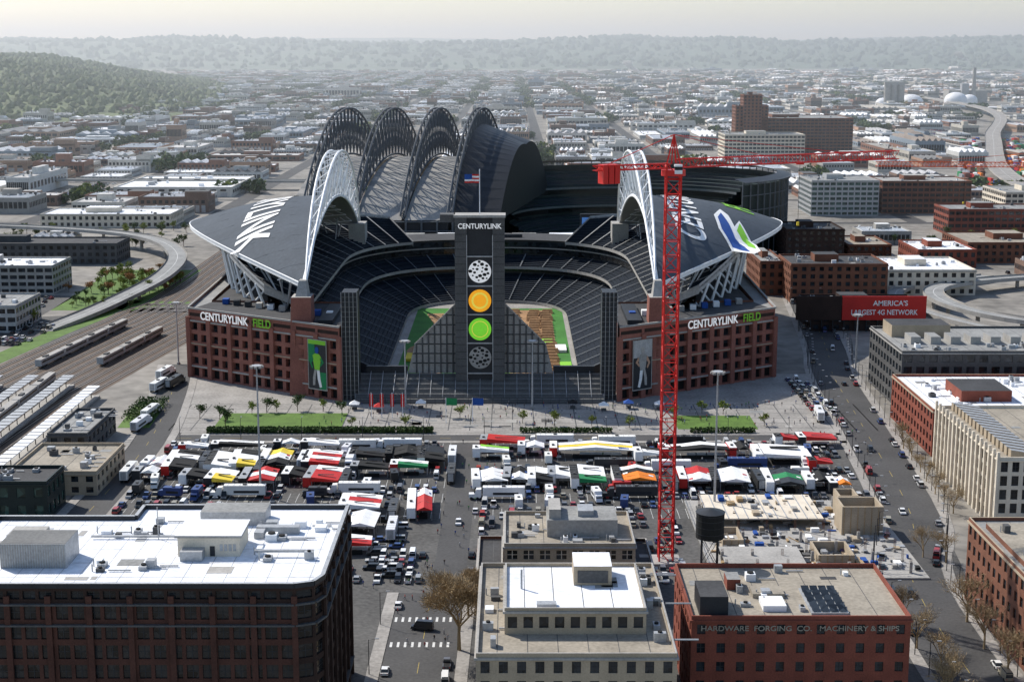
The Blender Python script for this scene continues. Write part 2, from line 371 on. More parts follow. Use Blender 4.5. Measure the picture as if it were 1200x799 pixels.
b=MB();b.box(-1.2,1.2,-4.2,1.6,.9,3.5,'trailer_paint');b.hexa([(-1.05,1.7,.6),(1.05,1.7,.6),(1.05,3.9,.6),(-1.05,3.9,.6)],[(-1,1.7,2.5),(1,1.7,2.5),(1,2.9,2.4),(-1,2.9,2.4)],'trailer_paint')
b.box(-.95,.95,3.2,3.45,1.7,2.1,'glass');b.box(-.5,.5,-4.1,3.4,.6,.88,'black');b.box(-.4,.4,-2,-1.2,3.5,3.8,'concrete_dark');b.box(-1.22,1.22,-3.4,.6,1.6,2.4,'steel_dark')
for y in(-2.8,2.9):
    for x in(-1,1): b.tube((x-.15,y,.45),(x+.15,y,.45),.45,'tire',8)
BOXT=b.mesh('box_truck')
CROWS=[]
for q in range(3):
    b=MB()
    for i in range(10):
        x=i*2.75
        k=R.choice(['white_cloth','metal_gray','black','steel_dark','red','metal_gray','white_cloth','blue'])
        if R.random()<.8:
            b.box(x-.85,x+.85,-2.2,2.2,.35,.9,k);b.hexa([(x-.8,-1.6,.9),(x+.8,-1.6,.9),(x+.8,1,.9),(x-.8,1,.9)],[(x-.65,-1.1,1.4),(x+.65,-1.1,1.4),(x+.65,.4,1.4),(x-.65,.4,1.4)],'glass',k)
    CROWS.append(b.mesh('parked_car_row'))
def parkcar(x,y,rz=0,z=0.02):
    i=R.choices([0,1,2,3],[5,4,1.5,1.5])[0]
    inst(['parked_car','parked_suv','pickup_truck','parked_van'][i],CAR[i],(x,y,z),rz+R.uniform(-.03,.03))
# ------------------------------------------------------------ people
def person(walk):
    me=bpy.data.meshes.new('p');s=.25 if walk else .1
    V=[(0,0,.95),(0,0,1.2),(0,0,1.42),(0,0,1.53),(0,.02,1.66),(.1,0,.9),(.11,s,.5),(.11,s*.5,.06),(.11,s*.5+.16,.03),(-.1,0,.9),(-.11,-s*.3,.5),(-.11,-s*1.2,.07),(-.11,-s*1.2+.16,.03),
       (.2,0,1.4),(.25,-s*.4,1.12),(.25,s*.3,.88),(-.2,0,1.4),(-.25,s*.4,1.12),(-.25,s*.9,.9)]
    E=[(0,1),(1,2),(2,3),(3,4),(0,5),(5,6),(6,7),(7,8),(0,9),(9,10),(10,11),(11,12),(2,13),(13,14),(14,15),(2,16),(16,17),(17,18)]
    rr=[.15,.14,.16,.06,.11,.09,.065,.05,.04,.09,.065,.05,.04,.06,.045,.035,.06,.045,.035]
    me.from_pydata(V,E,[]);o=bpy.data.objects.new('p',me);scn.collection.objects.link(o)
    o.modifiers.new('s','SKIN')
    for i,sv in enumerate(me.skin_vertices[0].data): sv.radius=(rr[i],rr[i]*.8)
    me.skin_vertices[0].data[0].use_root=True
    u=o.modifiers.new('u','SUBSURF');u.levels=1
    bpy.context.view_layer.update();m2=bpy.data.meshes.new_from_object(o.evaluated_get(bpy.context.evaluated_depsgraph_get()));bpy.data.objects.remove(o)
    m2.materials.clear()
    for k in('pants','shirt','skin','hair'): m2.materials.append(M[k])
    for p in m2.polygons:
        z=p.center.z;p.material_index=0 if z<.93 else 1 if z<1.5 else 3 if(z>1.72 or(p.center.y<-.02 and z>1.6))else 2
        if .8<z<.97 and abs(p.center.x)>.2: p.material_index=2
    return m2
PEO=[person(0),person(1)]
def people(n,x0,x1,y0,y1):
    for _ in range(n): inst('person',R.choice(PEO),(R.uniform(x0,x1),R.uniform(y0,y1),.03),R.uniform(0,6.28))
# ------------------------------------------------------------ trees
def tree(h,kind,seed,leaves=500):
    r=random.Random(seed);b=MB();tips=[];bare=kind=='bare'
    bk='twig' if bare else 'bark'
    def br(p,d,L,rd,lv):
        q=p+d*L; b.tube(p,q,rd,bk,5 if lv<2 else 3,rd*.6)
        if lv>=(4 if bare else 3): tips.append(q);return
        for i in range(3 if lv else 5):
            a=r.uniform(0,6.28);t=Vector((math.cos(a),math.sin(a),r.uniform(.1,.9)));nd=(d*.8+t*.75).normalized()
            br(q if i<2 else p.lerp(q,r.uniform(.55,.95)),nd,L*r.uniform(.6,.8),rd*.6,lv+1)
        if lv>0: tips.append(q)
    br(Vector((0,0,0)),Vector((0,0,1)),h*.28,h*.02,0)
    for _ in range(leaves):
        g=Vector((r.gauss(0,1),r.gauss(0,1),r.gauss(0,.8)));t_=r.choice(tips)
        if bare:
            c=t_+g*h*.03;d=(c-Vector((0,0,h*.3))).normalized()+Vector((r.gauss(0,.5),r.gauss(0,.5),r.gauss(0,.4)));d.normalize();d*=h*r.uniform(.03,.07)
            e=d.cross(Vector((r.gauss(0,1),r.gauss(0,1),r.gauss(0,1)))).normalized()*h*.0026
            b.poly([c-e,c+e,c+d+e*.4,c+d-e*.4],'twig')
        else:
            c=t_+g*h*.055
            s=h*r.uniform(.02,.045);a=Vector((r.gauss(0,1),r.gauss(0,1),r.gauss(0,1))).normalized()*s;e=Vector((r.gauss(0,1),r.gauss(0,1),r.gauss(0,1))).normalized()*s
            b.poly([c-a,c+e,c+a,c-e],kind)
    return b.mesh('tree')
T_G=[tree(9,'leaf',i,420) for i in range(3)];T_L=[tree(8,'leaf_lime',i+5,380) for i in range(3)];T_O=[tree(8,'leaf_orange',9,380)]
T_B=[tree(14,'bare',i+20,1300) for i in range(3)]
BIG=tree(22,'bare',44,6500)
def trees(ms,pts,name='street_tree',s=1):
    for x,y in pts: k=s*R.uniform(.8,1.25);inst(name,R.choice(ms),(x,y,0),R.uniform(0,6),(k,k,k))
def bushmesh(w,d,h,n,k,seed):
    r=random.Random(seed);b=MB()
    for _ in range(n):
        c=Vector((r.uniform(-w/2,w/2),r.uniform(-d/2,d/2),h*r.random()**.6));s=.45
        a=Vector((r.gauss(0,1),r.gauss(0,1),r.gauss(0,1))).normalized()*s;e=Vector((r.gauss(0,1),r.gauss(0,1),r.gauss(0,1))).normalized()*s
        b.poly([c-a,c+e,c+a,c-e],k)
    return b.mesh('hedge')
# ------------------------------------------------------------ FOREGROUND BUILDINGS
b=MB();x0,x1,y0,y1,h=-112,-36.5,271,321,40
def piers(mb,p0,p1,z0,z1,n,wd,dp,k):
    dx=p1[0]-p0[0];dy=p1[1]-p0[1];L=math.hypot(dx,dy);dx/=L;dy/=L;nx,ny=dy,-dx
    for i in range(n+1):
        u=L*i/n;c=(p0[0]+dx*u,p0[1]+dy*u)
        a=[(c[0]+dx*s*wd/2+nx*o,c[1]+dy*s*wd/2+ny*o) for s,o in((-1,-.05),(1,-.05),(1,dp),(-1,dp))]
        mb.hexa([(q[0],q[1],z0) for q in a],[(q[0],q[1],z1) for q in a],k)
cut=5
pts=[(x0,y0),(x1-cut,y0),(x1-1.4,y0+1.4),(x1,y0+cut),(x1,y1),(x0+30,y1),(x0+30,y1-8),(x0,y1-8)]
for i in range(len(pts)):
    p=pts[i];q=pts[(i+1)%len(pts)];L=math.hypot(q[0]-p[0],q[1]-p[1]);nc=max(1,round(L/3.1))
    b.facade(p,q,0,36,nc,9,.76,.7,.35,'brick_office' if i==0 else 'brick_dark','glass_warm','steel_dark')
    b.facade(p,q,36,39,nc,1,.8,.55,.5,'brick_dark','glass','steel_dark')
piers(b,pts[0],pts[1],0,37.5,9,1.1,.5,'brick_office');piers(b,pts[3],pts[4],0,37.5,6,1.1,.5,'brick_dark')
for zz in(35.6,31.4,4): 
    for i in range(5): p=pts[i];q=pts[(i+1)%8]; dx=q[0]-p[0];dy=q[1]-p[1];L=math.hypot(dx,dy);nx,ny=dy/L,-dx/L;b.hexa([(p[0],p[1],zz),(p[0]+nx*.7,p[1]+ny*.7,zz),(q[0]+nx*.7,q[1]+ny*.7,zz),(q[0],q[1],zz)],[(p[0],p[1],zz+.35),(p[0]+nx*.7,p[1]+ny*.7,zz+.35),(q[0]+nx*.7,q[1]+ny*.7,zz+.35),(q[0],q[1],zz+.35)],'concrete_dark',bottom=True)
b.prism(pts,38.99,39.0,'white_roof')
for i in range(8):
    p=pts[i];q=pts[(i+1)%8];dx=q[0]-p[0];dy=q[1]-p[1];L=math.hypot(dx,dy);nx,ny=dy/L,-dx/L
    f=lambda z:[(p[0]-nx*.5,p[1]-ny*.5,z),(p[0]+nx*.3,p[1]+ny*.3,z),(q[0]+nx*.3,q[1]+ny*.3,z),(q[0]-nx*.5,q[1]-ny*.5,z)]
    b.hexa(f(39.002),f(40),'steel_dark','metal_gray')
b.box(-101,-88,282,291,39,44,'metal_gray','gray_roof')
for i in range(26): b.box(-101+i*.5,-100.8+i*.5,281.9,282,39.1,44,'concrete')
for i in range(17): b.box(-101,-88,282.3+i*.5,282.5+i*.5,44,44.12,'concrete')
b.box(-103,-96,292,298,39,42.5,'concrete')
b.box(-67.5,-55,289,299,39,43,'cream','white_roof');b.box(-66.5,-62,286,289,39,41,'metal_gray');b.box(-68,-54.5,288.6,299.4,43.003,43.5,'concrete','white_roof')
b.box(-61,-60,288.9,288.99,39.1,41.2,'steel_dark')
for i in range(4): b.box(-59+i*.9,-58.4+i*.9,288.9,288.99,40.2,41.6,'metal_gray')
b.box(-67,-53,309,316,39,42,'metal_gray','gray_roof')
b.box(-54,-45,303,305,39,40.6,'metal_gray');b.box(-54,-52,300,303,39,40.4,'metal_gray')
b.tube((-52,289,40.2),(-40,289,40.2),.35,'metal_gray',6);b.tube((-88,300,39.6),(-70,300,39.6),.3,'metal_gray',6)
roofgear(b,-84,-70,276,284,39,5,R);roofgear(b,-52,-40,282,316,39,9,R);roofgear(b,-86,-72,300,311,39,6,R)
b.tube((-74,300,39),(-74,300,46),.1,'metal_gray',5)
for i in range(18): b.box(x0+3+i*4.1,x0+3.12+i*4.1,y0+1,y1-9,39.003,39.02,'metal_gray')
for i in range(5): b.box(x0+2,x1-2,y0+6+i*8.1,y0+6.12+i*8.1,39.021,39.03,'metal_gray')
for i in range(14):
    px=R.uniform(-108,-42);py=R.uniform(274,310);b.box(px,px+R.uniform(1,5),py,py+R.uniform(1,4),39.031,39.04,R.choice(['concrete','metal_gray','gray_roof']))
b.make('office_building')
b=MB();zt=shell(b,-7,32,273,325,25,'stone_beige','tan_roof',bay=3.6,storey=4,wf=.5,hf=.6,mul='steel_dark')
shell(b,-1.5,27,285,312,29.6,'stone_beige','white_roof','glass',bay=3.2,storey=4,wf=.6,hf=.5,z0=24,par=.8)
b.box(13,21,300,309,28.8,33,'stone_beige','white_roof');b.box(13.8,20.2,299.8,299.95,29.4,32,'concrete_dark');b.box(5,9,287,289,28.8,29.6,'metal_gray')
roofgear(b,-5,-3,275,322,24,5,R);roofgear(b,28.5,30.5,276,322,24,9,R);roofgear(b,0,28,315,322,24,4,R)
b.tube((2,298,28.8),(2,298,33),.25,'metal_gray',6)
b.make('stone_commercial_building')
b=MB();shell(b,-2,31,359,386,18,'stone_beige','tan_roof',bay=4,storey=4,wf=.62,hf=.55,mul='cream')
b.box(9,27,367,379,17,21.5,'concrete','gray_roof');b.box(9.5,12.5,368,378,21.5,24,'concrete');b.box(17,21,370,376,21.5,23,'metal_gray')
roofgear(b,0,8,362,384,17,6,R);roofgear(b,12,26,362,366,17,5,R)
b.make('stone_commercial_building')
b=MB();shell(b,-9,-2.4,352,392,9,'brick_brown','dark_roof',bay=4,storey=4);shell(b,31.4,36,359,384,11,'brick_dark','dark_roof',bay=4,storey=4);b.make('brick_annex')
b=MB();shell(b,38,84.5,300,333,22,'brick_red','tan_roof',bay=4.2,storey=4.4,wf=.42,hf=.52,mul='steel_dark',kcap='brick_red')
b.box(40,46,302,312,21,25.5,'steel_dark','dark_roof');b.box(54,59,305,311,21,22.3,'metal_white');b.box(53,60,313,318,21,22,'tan_roof')
b.box(64,72,303,318,21,21.5,'metal_gray')
for i in range(4):
    for j in range(5): b.poly([(64.3+i*1.9,303.4+j*2.9,21.7),(66+i*1.9,303.4+j*2.9,21.7),(66+i*1.9,306+j*2.9,22.3),(64.3+i*1.9,306+j*2.9,22.3)],'glass')
b.box(48,51,318,323,21,23.5,'brick_red','gray_roof');roofgear(b,48,82,303,330,21,9,R)
wo=b.make('brick_warehouse')
sign('painted_wall_sign','HARDWARE  FORGING  CO.   MACHINERY & SHIPS',1.6,(61,299.9,19.2),0,'tan_roof',wo,1.15)
b=MB();b.tube((0,0,7),(0,0,13.2),3.3,'black',20);b.tube((0,0,13.2),(0,0,14),3.5,'steel_dark',20,.4)
for z in(8.2,9.8,11.4,12.7): b.tube((0,0,z),(0,0,z+.12),3.36,'steel_dark',20)
for a in range(4):
    t=a*math.pi/2+.7;p=(2.6*math.cos(t),2.6*math.sin(t));q=(2.6*math.cos(t+math.pi/2),2.6*math.sin(t+math.pi/2))
    b.tube((*p,-20),(*p,7),.2,'steel_dark',6);b.tube((*p,0),(*q,6.8),.08,'steel_dark');b.tube((*q,0),(*p,6.8),.08,'steel_dark')
    b.tube((*p,0),(*q,0),.1,'steel_dark');b.tube((*p,-10),(*q,-3),.08,'steel_dark')
b.make('water_tank',(46.5,337,20))
b=MB();shell(b,117,165,285,368,22,'brick_brown','gray_roof',bay=4,storey=4.2,wf=.5,hf=.6,mul='steel_dark',kcap='stone_beige');b.box(119.5,150,330,362,21,22.3,'brick_brown','tan_roof')
roofgear(b,119,130,300,328,21,9,R);roofgear(b,121,148,332,360,22.3,9,R);b.make('brick_office_building')
b=MB();zt=shell(b,143,200,425,490,22,'cream','tan_roof',bay=3.4,storey=4.2,wf=.62,hf=.72,kcap='cream',mul='steel_dark')
piers(b,(143,490),(143,425),0,23.5,16,.9,.7,'cream')
for i in range(16): b.hexa([(147,427+i*3.9,21),(156,427+i*3.9,21),(156,429.4+i*3.9,21),(147,429.4+i*3.9,21)],[(147,427+i*3.9,23.6),(156,427+i*3.9,22.2),(156,429.4+i*3.9,22.2),(147,429.4+i*3.9,23.6)],'stone_beige','metal_gray')
roofgear(b,158,195,430,485,21,12,R);b.make('apartment_building')
b=MB();shell(b,146,215,505,562,17,'brick_red','white_roof',bay=4,storey=4.2,wf=.5,hf=.6,kcap='stone_beige');b.box(160,178,520,540,16,20,'brick_red','dark_roof');roofgear(b,150,205,508,558,16,22,R);b.make('brick_loft_building')
b=MB();shell(b,152,250,572,625,24,'concrete_dark','gray_roof',bay=5,storey=4.5,wf=.66,hf=.62,kcap='concrete')
for i in range(9): b.box(160+i*8,164+i*8,590,600,23,26,'concrete','gray_roof')
b.box(156,180,605,620,23,28,'stone_beige','dark_roof');roofgear(b,156,230,575,588,23,18,R);b.make('warehouse_building')
for(nm,x0,x1,y0,y1,h,kw,kr) in[('brick_warehouse',155,209,825,865,22,'brick_brown','dark_roof'),('warehouse_building',150,207,740,775,13,'brick_dark','dark_roof'),('brick_warehouse',142,156,850,900,20,'brick_brown','gray_roof'),
  ('brick_warehouse',183,222,995,1040,21,'brick_dark','dark_roof'),('white_warehouse',215,266,850,905,15,'cream','white_roof'),('brick_building',262,300,960,1010,12,'brick_red','white_roof'),('brick_building',226,255,1000,1050,10,'brick_brown','tan_roof'),
  ('glass_office_building',252,309,1262,1320,30,'metal_gray','gray_roof'),('brick_office_building',316,392,1280,1330,28,'brick_brown','concrete'),('white_office_building',392,460,1190,1250,27,'cream','gray_roof'),('brick_office_building',330,400,1130,1170,20,'brick_red','gray_roof'),
  ('brick_building',300,380,980,1040,14,'brick_brown','tan_roof'),
  ('white_office_building',265,365,1880,1940,33,'cream','gray_roof'),('brick_office_building',300,440,1950,2050,50,'brick_brown','gray_roof'),('brick_tower',297,321,1945,1975,80,'brick_brown','dark_roof'),('brick_tower',288,330,1950,1985,66,'brick_brown','dark_roof'),
  ('gray_office_building',-345,-264,853,890,17,'concrete','white_roof'),('gray_office_building',-300,-247,735,775,14,'metal_gray','gray_roof'),('warehouse_building',-400,-259,975,1010,14,'concrete_dark','dark_roof'),('white_warehouse',-372,-269,1178,1225,11,'cream','white_roof'),
  ('stone_commercial_building',-160,-132,459,494,8,'stone_beige','tan_roof'),('brick_annex',-161,-147,503,540,9,'concrete_dark','gray_roof'),('glass_pavilion',-182,-140,434,452,12,'steel_green','dark_roof')]:
    b=MB();shell(b,x0,x1,y0,y1,h,kw,kr,'glass_green' if 'glass' in nm else 'glass',bay=5,storey=4.2,wf=.8 if 'office' in nm else .5,hf=.55,kcap='concrete' if kw in('concrete','metal_gray','cream') else kw)
    roofgear(b,x0+3,x1-3,y0+3,y1-3,h-1,10,R)
    w_=x1-x0
    if y0>700: b.box(x0+w_*.3,x0+w_*.55,y0+(y1-y0)*.4,y0+(y1-y0)*.7,h-1,h+3,kw,kr)
    b.make(nm)
b=MB();b.box(-21,21,0,.8,0,12,'red');b.box(-44,-21.2,.1,.9,0,12,'brick_dark')
for i in range(12): b.tube((-42+i*5.6,1.2,-6),(-42+i*5.6,1.2,11),.3,'steel_dark')
bo=b.make('billboard',(186,738,6))
sign('lettering',"AMERICA'S",3.6,(3,-.1,8.4),0,'white_cloth',bo,1);sign('lettering',"LARGEST 4G NETWORK",3.6,(0,-.1,3.8),0,'white_cloth',bo,.85)
# ------------------------------------------------------------ STADIUM
SX=-13
YC,HL=722,111
st=empty('football_stadium')
def Upt(o,s):
    a=abs(s);sg=1 if s>=0 else -1
    if a>.5: return (SX+sg*(42+o), 770-(a-.5)/.5*135)
    t=a/.5*math.pi/2
    return (SX+sg*math.sin(t)**.8*(42+o), 770+max(0,math.cos(t))**.8*(55+o))
def omax(s):
    a=abs(s)
    if a>.5:
        t=(770-(a-.5)/.5*135-YC)/HL
        return 31+60*(1-abs(t)**1.6)*.84+4
    return 80-26*max(0,(.42-a)/.3)
def deck(mb,o0,o1,z0,z1,s0,s1,rows,k,ns=72,step='seat_step',ais=26,vary=False):
    S_=[s0+(s1-s0)*i/ns for i in range(ns+1)]
    W=lambda s:(omax(s)-o0)/(o1-o0) if vary else 1
    def pt(f,s,dz=0):
        w_=W(s);return (*Upt(o0+(o1-o0)*f*w_,s),z0+(z1-z0)*f*w_+dz)
    for r_ in range(rows):
        fa=r_/rows;fb=(r_+1)/rows;hz=(z1-z0)/rows
        for i in range(ns):
            a=pt(fa,S_[i]);c=pt(fa,S_[i+1]);d=pt(fb,S_[i+1],-hz*.7);e=pt(fb,S_[i],-hz*.7);d2=pt(fb,S_[i+1]);e2=pt(fb,S_[i])
            mb.poly([a,c,d,e],k);mb.poly([e,d,d2,e2],step if r_%2 else k)
    stp=max(1,round(ns/ais))
    for i in range(0,ns+1,stp):
        s=S_[i];w_=.0016
        mb.poly([pt(0,s-w_,.45),pt(0,s+w_,.45),pt(1,s+w_,.45),pt(1,s-w_,.45)],'gray_roof' if vary else 'truss_gray')
    for i in range(ns):
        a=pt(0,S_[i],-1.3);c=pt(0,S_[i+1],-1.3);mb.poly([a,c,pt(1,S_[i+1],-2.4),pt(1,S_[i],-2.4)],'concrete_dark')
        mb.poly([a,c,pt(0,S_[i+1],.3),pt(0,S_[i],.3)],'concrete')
        if vary: mb.poly([pt(1,S_[i],-2.4),pt(1,S_[i+1],-2.4),pt(1,S_[i+1],1.2),pt(1,S_[i],1.2)],'metal_gray')
def wallring(mb,o,z0,z1,s0,s1,k,ns=72):
    for i in range(ns):
        a=Upt(o,s0+(s1-s0)*i/ns);c=Upt(o,s0+(s1-s0)*(i+1)/ns);mb.poly([(*a,z0),(*c,z0),(*c,z1),(*a,z1)],k)
b=MB()
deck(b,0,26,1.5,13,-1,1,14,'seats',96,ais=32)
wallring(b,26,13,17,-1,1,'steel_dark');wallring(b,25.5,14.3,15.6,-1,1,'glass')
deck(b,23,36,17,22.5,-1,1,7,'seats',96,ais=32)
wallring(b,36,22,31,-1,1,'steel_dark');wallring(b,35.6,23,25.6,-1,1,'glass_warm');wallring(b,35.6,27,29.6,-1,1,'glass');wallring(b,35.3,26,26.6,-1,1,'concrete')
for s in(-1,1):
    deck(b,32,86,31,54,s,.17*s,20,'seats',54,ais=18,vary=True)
    for e in(s,.17*s):
        om=omax(e);P=[Upt(o,e) for o in(32,om)];zz=31+(om-32)*23/54;b.poly([(*P[0],28.5),(*P[0],31.5),(*P[1],zz+1),(*P[1],zz-3)],'concrete')
    P=[Upt(o,s) for o in(0,26,36,84)];b.poly([(*P[0],0),(*P[0],1.5),(*P[1],13),(*P[1],17),(*P[2],22),(*P[2],29),(*P[3],29),(*P[3],0)],'steel_dark')
    wallring(b,50,29,38,s,.3*s,'steel_dark',40)
    for i in range(15):
        q=s*(.97-i*.045);om=omax(q);zt=31+(om-32)*23/54
        a=Upt(min(om-4,80),q);c=Upt(om*.6+16,q);e=Upt(om,q);b.tube((*a,0 if abs(q)<.3 else 28),(*e,zt-2),.7,'metal_white',5);b.tube((*a,29),(*c,zt-9),.5,'metal_white',5)
for i in range(24):
    s0=-.23+.46*i/24;s1=-.23+.46*(i+1)/24
    b.poly([(*Upt(35,s0),31),(*Upt(35,s1),31),(*Upt(62,s1),31.5),(*Upt(62,s0),31.5)],'dark_roof');b.poly([(*Upt(62,s0),0),(*Upt(62,s1),0),(*Upt(62,s1),31.5),(*Upt(62,s0),31.5)],'concrete')
b.make('seating_bowl',parent=st)
b=MB()
b.poly([(SX-42,600,.05),(SX+42,600,.05),(SX+42,820,.05),(SX-42,820,.05)],'concrete_paving')
b.poly([(SX-38,606,.08),(SX+40,606,.08),(SX+40,806,.08),(SX-38,806,.08)],'turf')
b.poly([(SX+8,606,.12),(SX+34,606,.12),(SX+34,800,.12),(SX+8,800,.12)],'dirt')
rr_=random.Random(4)
pth=smooth([(SX-30,610),(SX-22,650),(SX-32,690),(SX-20,730),(SX-28,790)],6);strip(b,pth,9,.12,'dirt')
for i in range(26):
    for lx in(14,24,31):
        y=615+i*7+lx%3;x=SX+lx+rr_.uniform(-1,1);b.hexa([(x-3,y-2.4,.13),(x+3,y-2.4,.13),(x+3,y+2.4,.13),(x-3,y+2.4,.13)],[(x-2.6,y-.5,2.2),(x+2.6,y-.5,2.2),(x+2.6,y+.5,2.2),(x-2.6,y+.5,2.2)],'dirt')
for x,y,k in((37,612,'lime'),(38,628,'yellow'),(37,650,'lime'),(12,640,'lime'),(-30,640,'lime'),(-33,670,'yellow'),(25,690,'lime'),(10,700,'white_cloth'),(30,705,'lime'),(36,690,'white_cloth')):
    b.box(SX+x-2.5,SX+x+2.5,y-5,y+9,.2,1.4,k)
b.make('motocross_track',parent=st)
def roofpt(sg,a,t):
    zi=45+24*(1-t*t);zo=44+9.5*(1-t*t)
    off=76*(1-abs(t)**(1.6 if t<0 else 2.3)); yo=YC+HL*t+32*(1-t*t)*a
    z=zi+(zo-zi)*a+3.5*math.sin(math.pi*a)*(1-t*t)
    return (SX+sg*(73+off*a),yo,z)
def drape(me,sg,xc,yc,k,sx=1.,lift=.35,nm='roof_lettering'):
    bm=bmesh.new();bm.from_mesh(me)
    for v in bm.verts:
        x,y=v.co.x*sx,v.co.y
        v.co=(-sg*y*1.0, sg*x,0) 
    xs=[v.co.x for v in bm.verts];ys=[v.co.y for v in bm.verts]
    for c in range(int(min(ys))//4*4,int(max(ys))+4,4): bmesh.ops.bisect_plane(bm,geom=bm.verts[:]+bm.edges[:]+bm.faces[:],plane_co=(0,c,0),plane_no=(0,1,0))
    for c in range(int(min(xs))//4*4,int(max(xs))+4,4): bmesh.ops.bisect_plane(bm,geom=bm.verts[:]+bm.edges[:]+bm.faces[:],plane_co=(c,0,0),plane_no=(1,0,0))
    for v in bm.verts:
        X=sg*(xc)+v.co.x;Y=yc+v.co.y
        u=abs(X)-73
        a=.5;t=0
        for _ in range(30):
            t=max(-.98,min(.98,(Y-YC-32*(1-t*t)*a)/HL));off=76*(1-abs(t)**(1.6 if t<0 else 2.3));a=max(0,min(1,u/max(off,1)))
        v.co=(SX+X,Y,roofpt(sg,a,t)[2]+lift)
    bm.to_mesh(me);bm.free();me.materials.clear();me.materials.append(M[k]);inst(nm,me,parent=st)
def lettering(body,sg,sz,xc,yc,k,sx=1.):
    drape(textmesh(body,sz,0,sz*.02),sg,xc,yc,k,sx)
def patch(pts,sg,xc,yc,k,lift):
    me=bpy.data.meshes.new('p');me.from_pydata([(x,y,0) for x,y in pts],[],[tuple(range(len(pts)))]);drape(me,sg,xc,yc,k,1,lift,'roof_emblem')
for sg in(-1,1):
    b=MB();NA,NT=14,48
    for j in range(NT):
        t0=-1+2*j/NT;t1=-1+2*(j+1)/NT
        for i in range(NA):
            q=[roofpt(sg,i/NA,t0),roofpt(sg,(i+1)/NA,t0),roofpt(sg,(i+1)/NA,t1),roofpt(sg,i/NA,t1)]
            b.poly(q,'stadium_roof');b.poly([(p[0],p[1],p[2]-1.4) for p in q],'metal_gray')
        p=roofpt(sg,1,t0);q=roofpt(sg,1,t1);b.poly([p,q,(q[0],q[1],q[2]-1.9),(p[0],p[1],p[2]-1.9)],'metal_white');b.tube(p,q,.3,'metal_white',6)
        if j%3==0 and j: 
            for a0 in range(4): b.tube(roofpt(sg,a0/4,t0),roofpt(sg,(a0+1)/4,t0),.1,'truss_gray')
            p=roofpt(sg,.93,t0)
            if abs(t0)<.93:
                yy=min(max(p[1],637),812)
                bx=SX+sg*min(120,max(84,abs(roofpt(sg,.55,t0)[0]-SX)))
                for a2,dt in((.93,0),(.5,0),(.97,.07),(.97,-.07)):
                    e=roofpt(sg,a2,max(-.97,t0+dt));b.tube((bx,yy,29),(e[0],e[1],e[2]-1.5),.36,'metal_gray',5)
                for a0 in range(5):
                    u=roofpt(sg,.1+a0*.17,t0);v=roofpt(sg,.1+(a0+1)*.17,t0);b.tube((u[0],u[1],u[2]-4),(v[0],v[1],v[2]-4),.3,'metal_white');b.tube((u[0],u[1],u[2]-4),(v[0],v[1],v[2]-1.4),.22,'metal_white')
    for j in range(NT):
        p=roofpt(sg,0,-1+2*j/NT);q=roofpt(sg,0,-1+2*(j+1)/NT);b.tube(p,q,.5,'metal_white',6)
    b.make('stadium_roof',parent=st)
    b=MB();n=22;wd=2.6
    def top(t,s): return Vector((SX+sg*(72)+s*wd*(1-abs(t)**3),YC+HL*t,45+46*(1-t*t)))
    def bot(t): return Vector((SX+sg*73,YC+HL*t,44.5+24*(1-t*t)))
    for i in range(n):
        t0=-1+2*i/n;t1=-1+2*(i+1)/n
        for s in(-1,1):
            b.tube(top(t0,s),top(t1,s),.62,'metal_white',6);b.tube(top(t0,s),bot(t0),.24,'metal_white',4)
            if i%2: b.tube(top(t0,s),bot(t1),.22,'metal_white',4)
            else: b.tube(bot(t0),top(t1,s),.22,'metal_white',4)
        b.tube(top(t0,-1),top(t0,1),.24,'metal_white',4);b.tube(top(t0,-1),top(t1,1),.2,'metal_white',4);b.tube(bot(t0),bot(t1),.55,'metal_white',6)
    b.make('roof_arch_truss',parent=st)
    b=MB();px=SX+sg*73
    b.hexa([(px-5,598,0),(px+5,598,0),(px+5,612,0),(px-5,612,0)],[(px-4,602,40),(px+4,602,40),(px+4,612,40),(px-4,612,40)],'brick_stadium','concrete')
    b.hexa([(px-2.5,604,40),(px+2.5,604,40),(px+2.5,612,40),(px-2.5,612,40)],[(px-1.5,608,46),(px+1.5,608,46),(px+1.5,613,46),(px-1.5,613,46)],'concrete')
    b.box(px-4.5,px+4.5,826,840,0,44,'concrete');b.make('arch_pylon',parent=st)
    b=MB();f=lambda u,v:(SX+sg*u,v)
    P=[f(56,588),f(126,634),f(129,812),f(122,812),f(120,655),f(56,650)]
    def fac(p,q,*a,**k):
        if sg<0: p,q=q,p
        b.facade(p,q,*a,**k)
    fac(P[0],P[1],0,5,14,1,.7,.75,1.5,'brick_stadium','black');fac(P[0],P[1],5,25,14,4,.66,.64,1.8,'brick_stadium','glass');fac(P[0],P[1],25,30,7,1,.9,.3,.2,'brick_stadium','brick_dark')
    fac(P[1],P[2],0,25,28,5,.62,.6,1.6,'brick_stadium','glass');fac(P[1],P[2],25,30,14,1,.9,.3,.2,'brick_stadium','brick_dark')
    for a,c in((2,3),(3,4),(4,5),(5,0)): b.poly([(*P[a],0),(*P[c],0),(*P[c],30),(*P[a],30)],'brick_brown')
    b.poly([(*P[i],29.2) for i in(0,1,4,5)],'dark_roof');b.poly([(*P[i],29.2) for i in(1,2,3,4)],'gray_roof')
    b.poly([(*f(86,651),29.25),(*f(119,656),29.25),(*f(119,770),29.25),(*f(86,770),29.25)],'dark_roof')
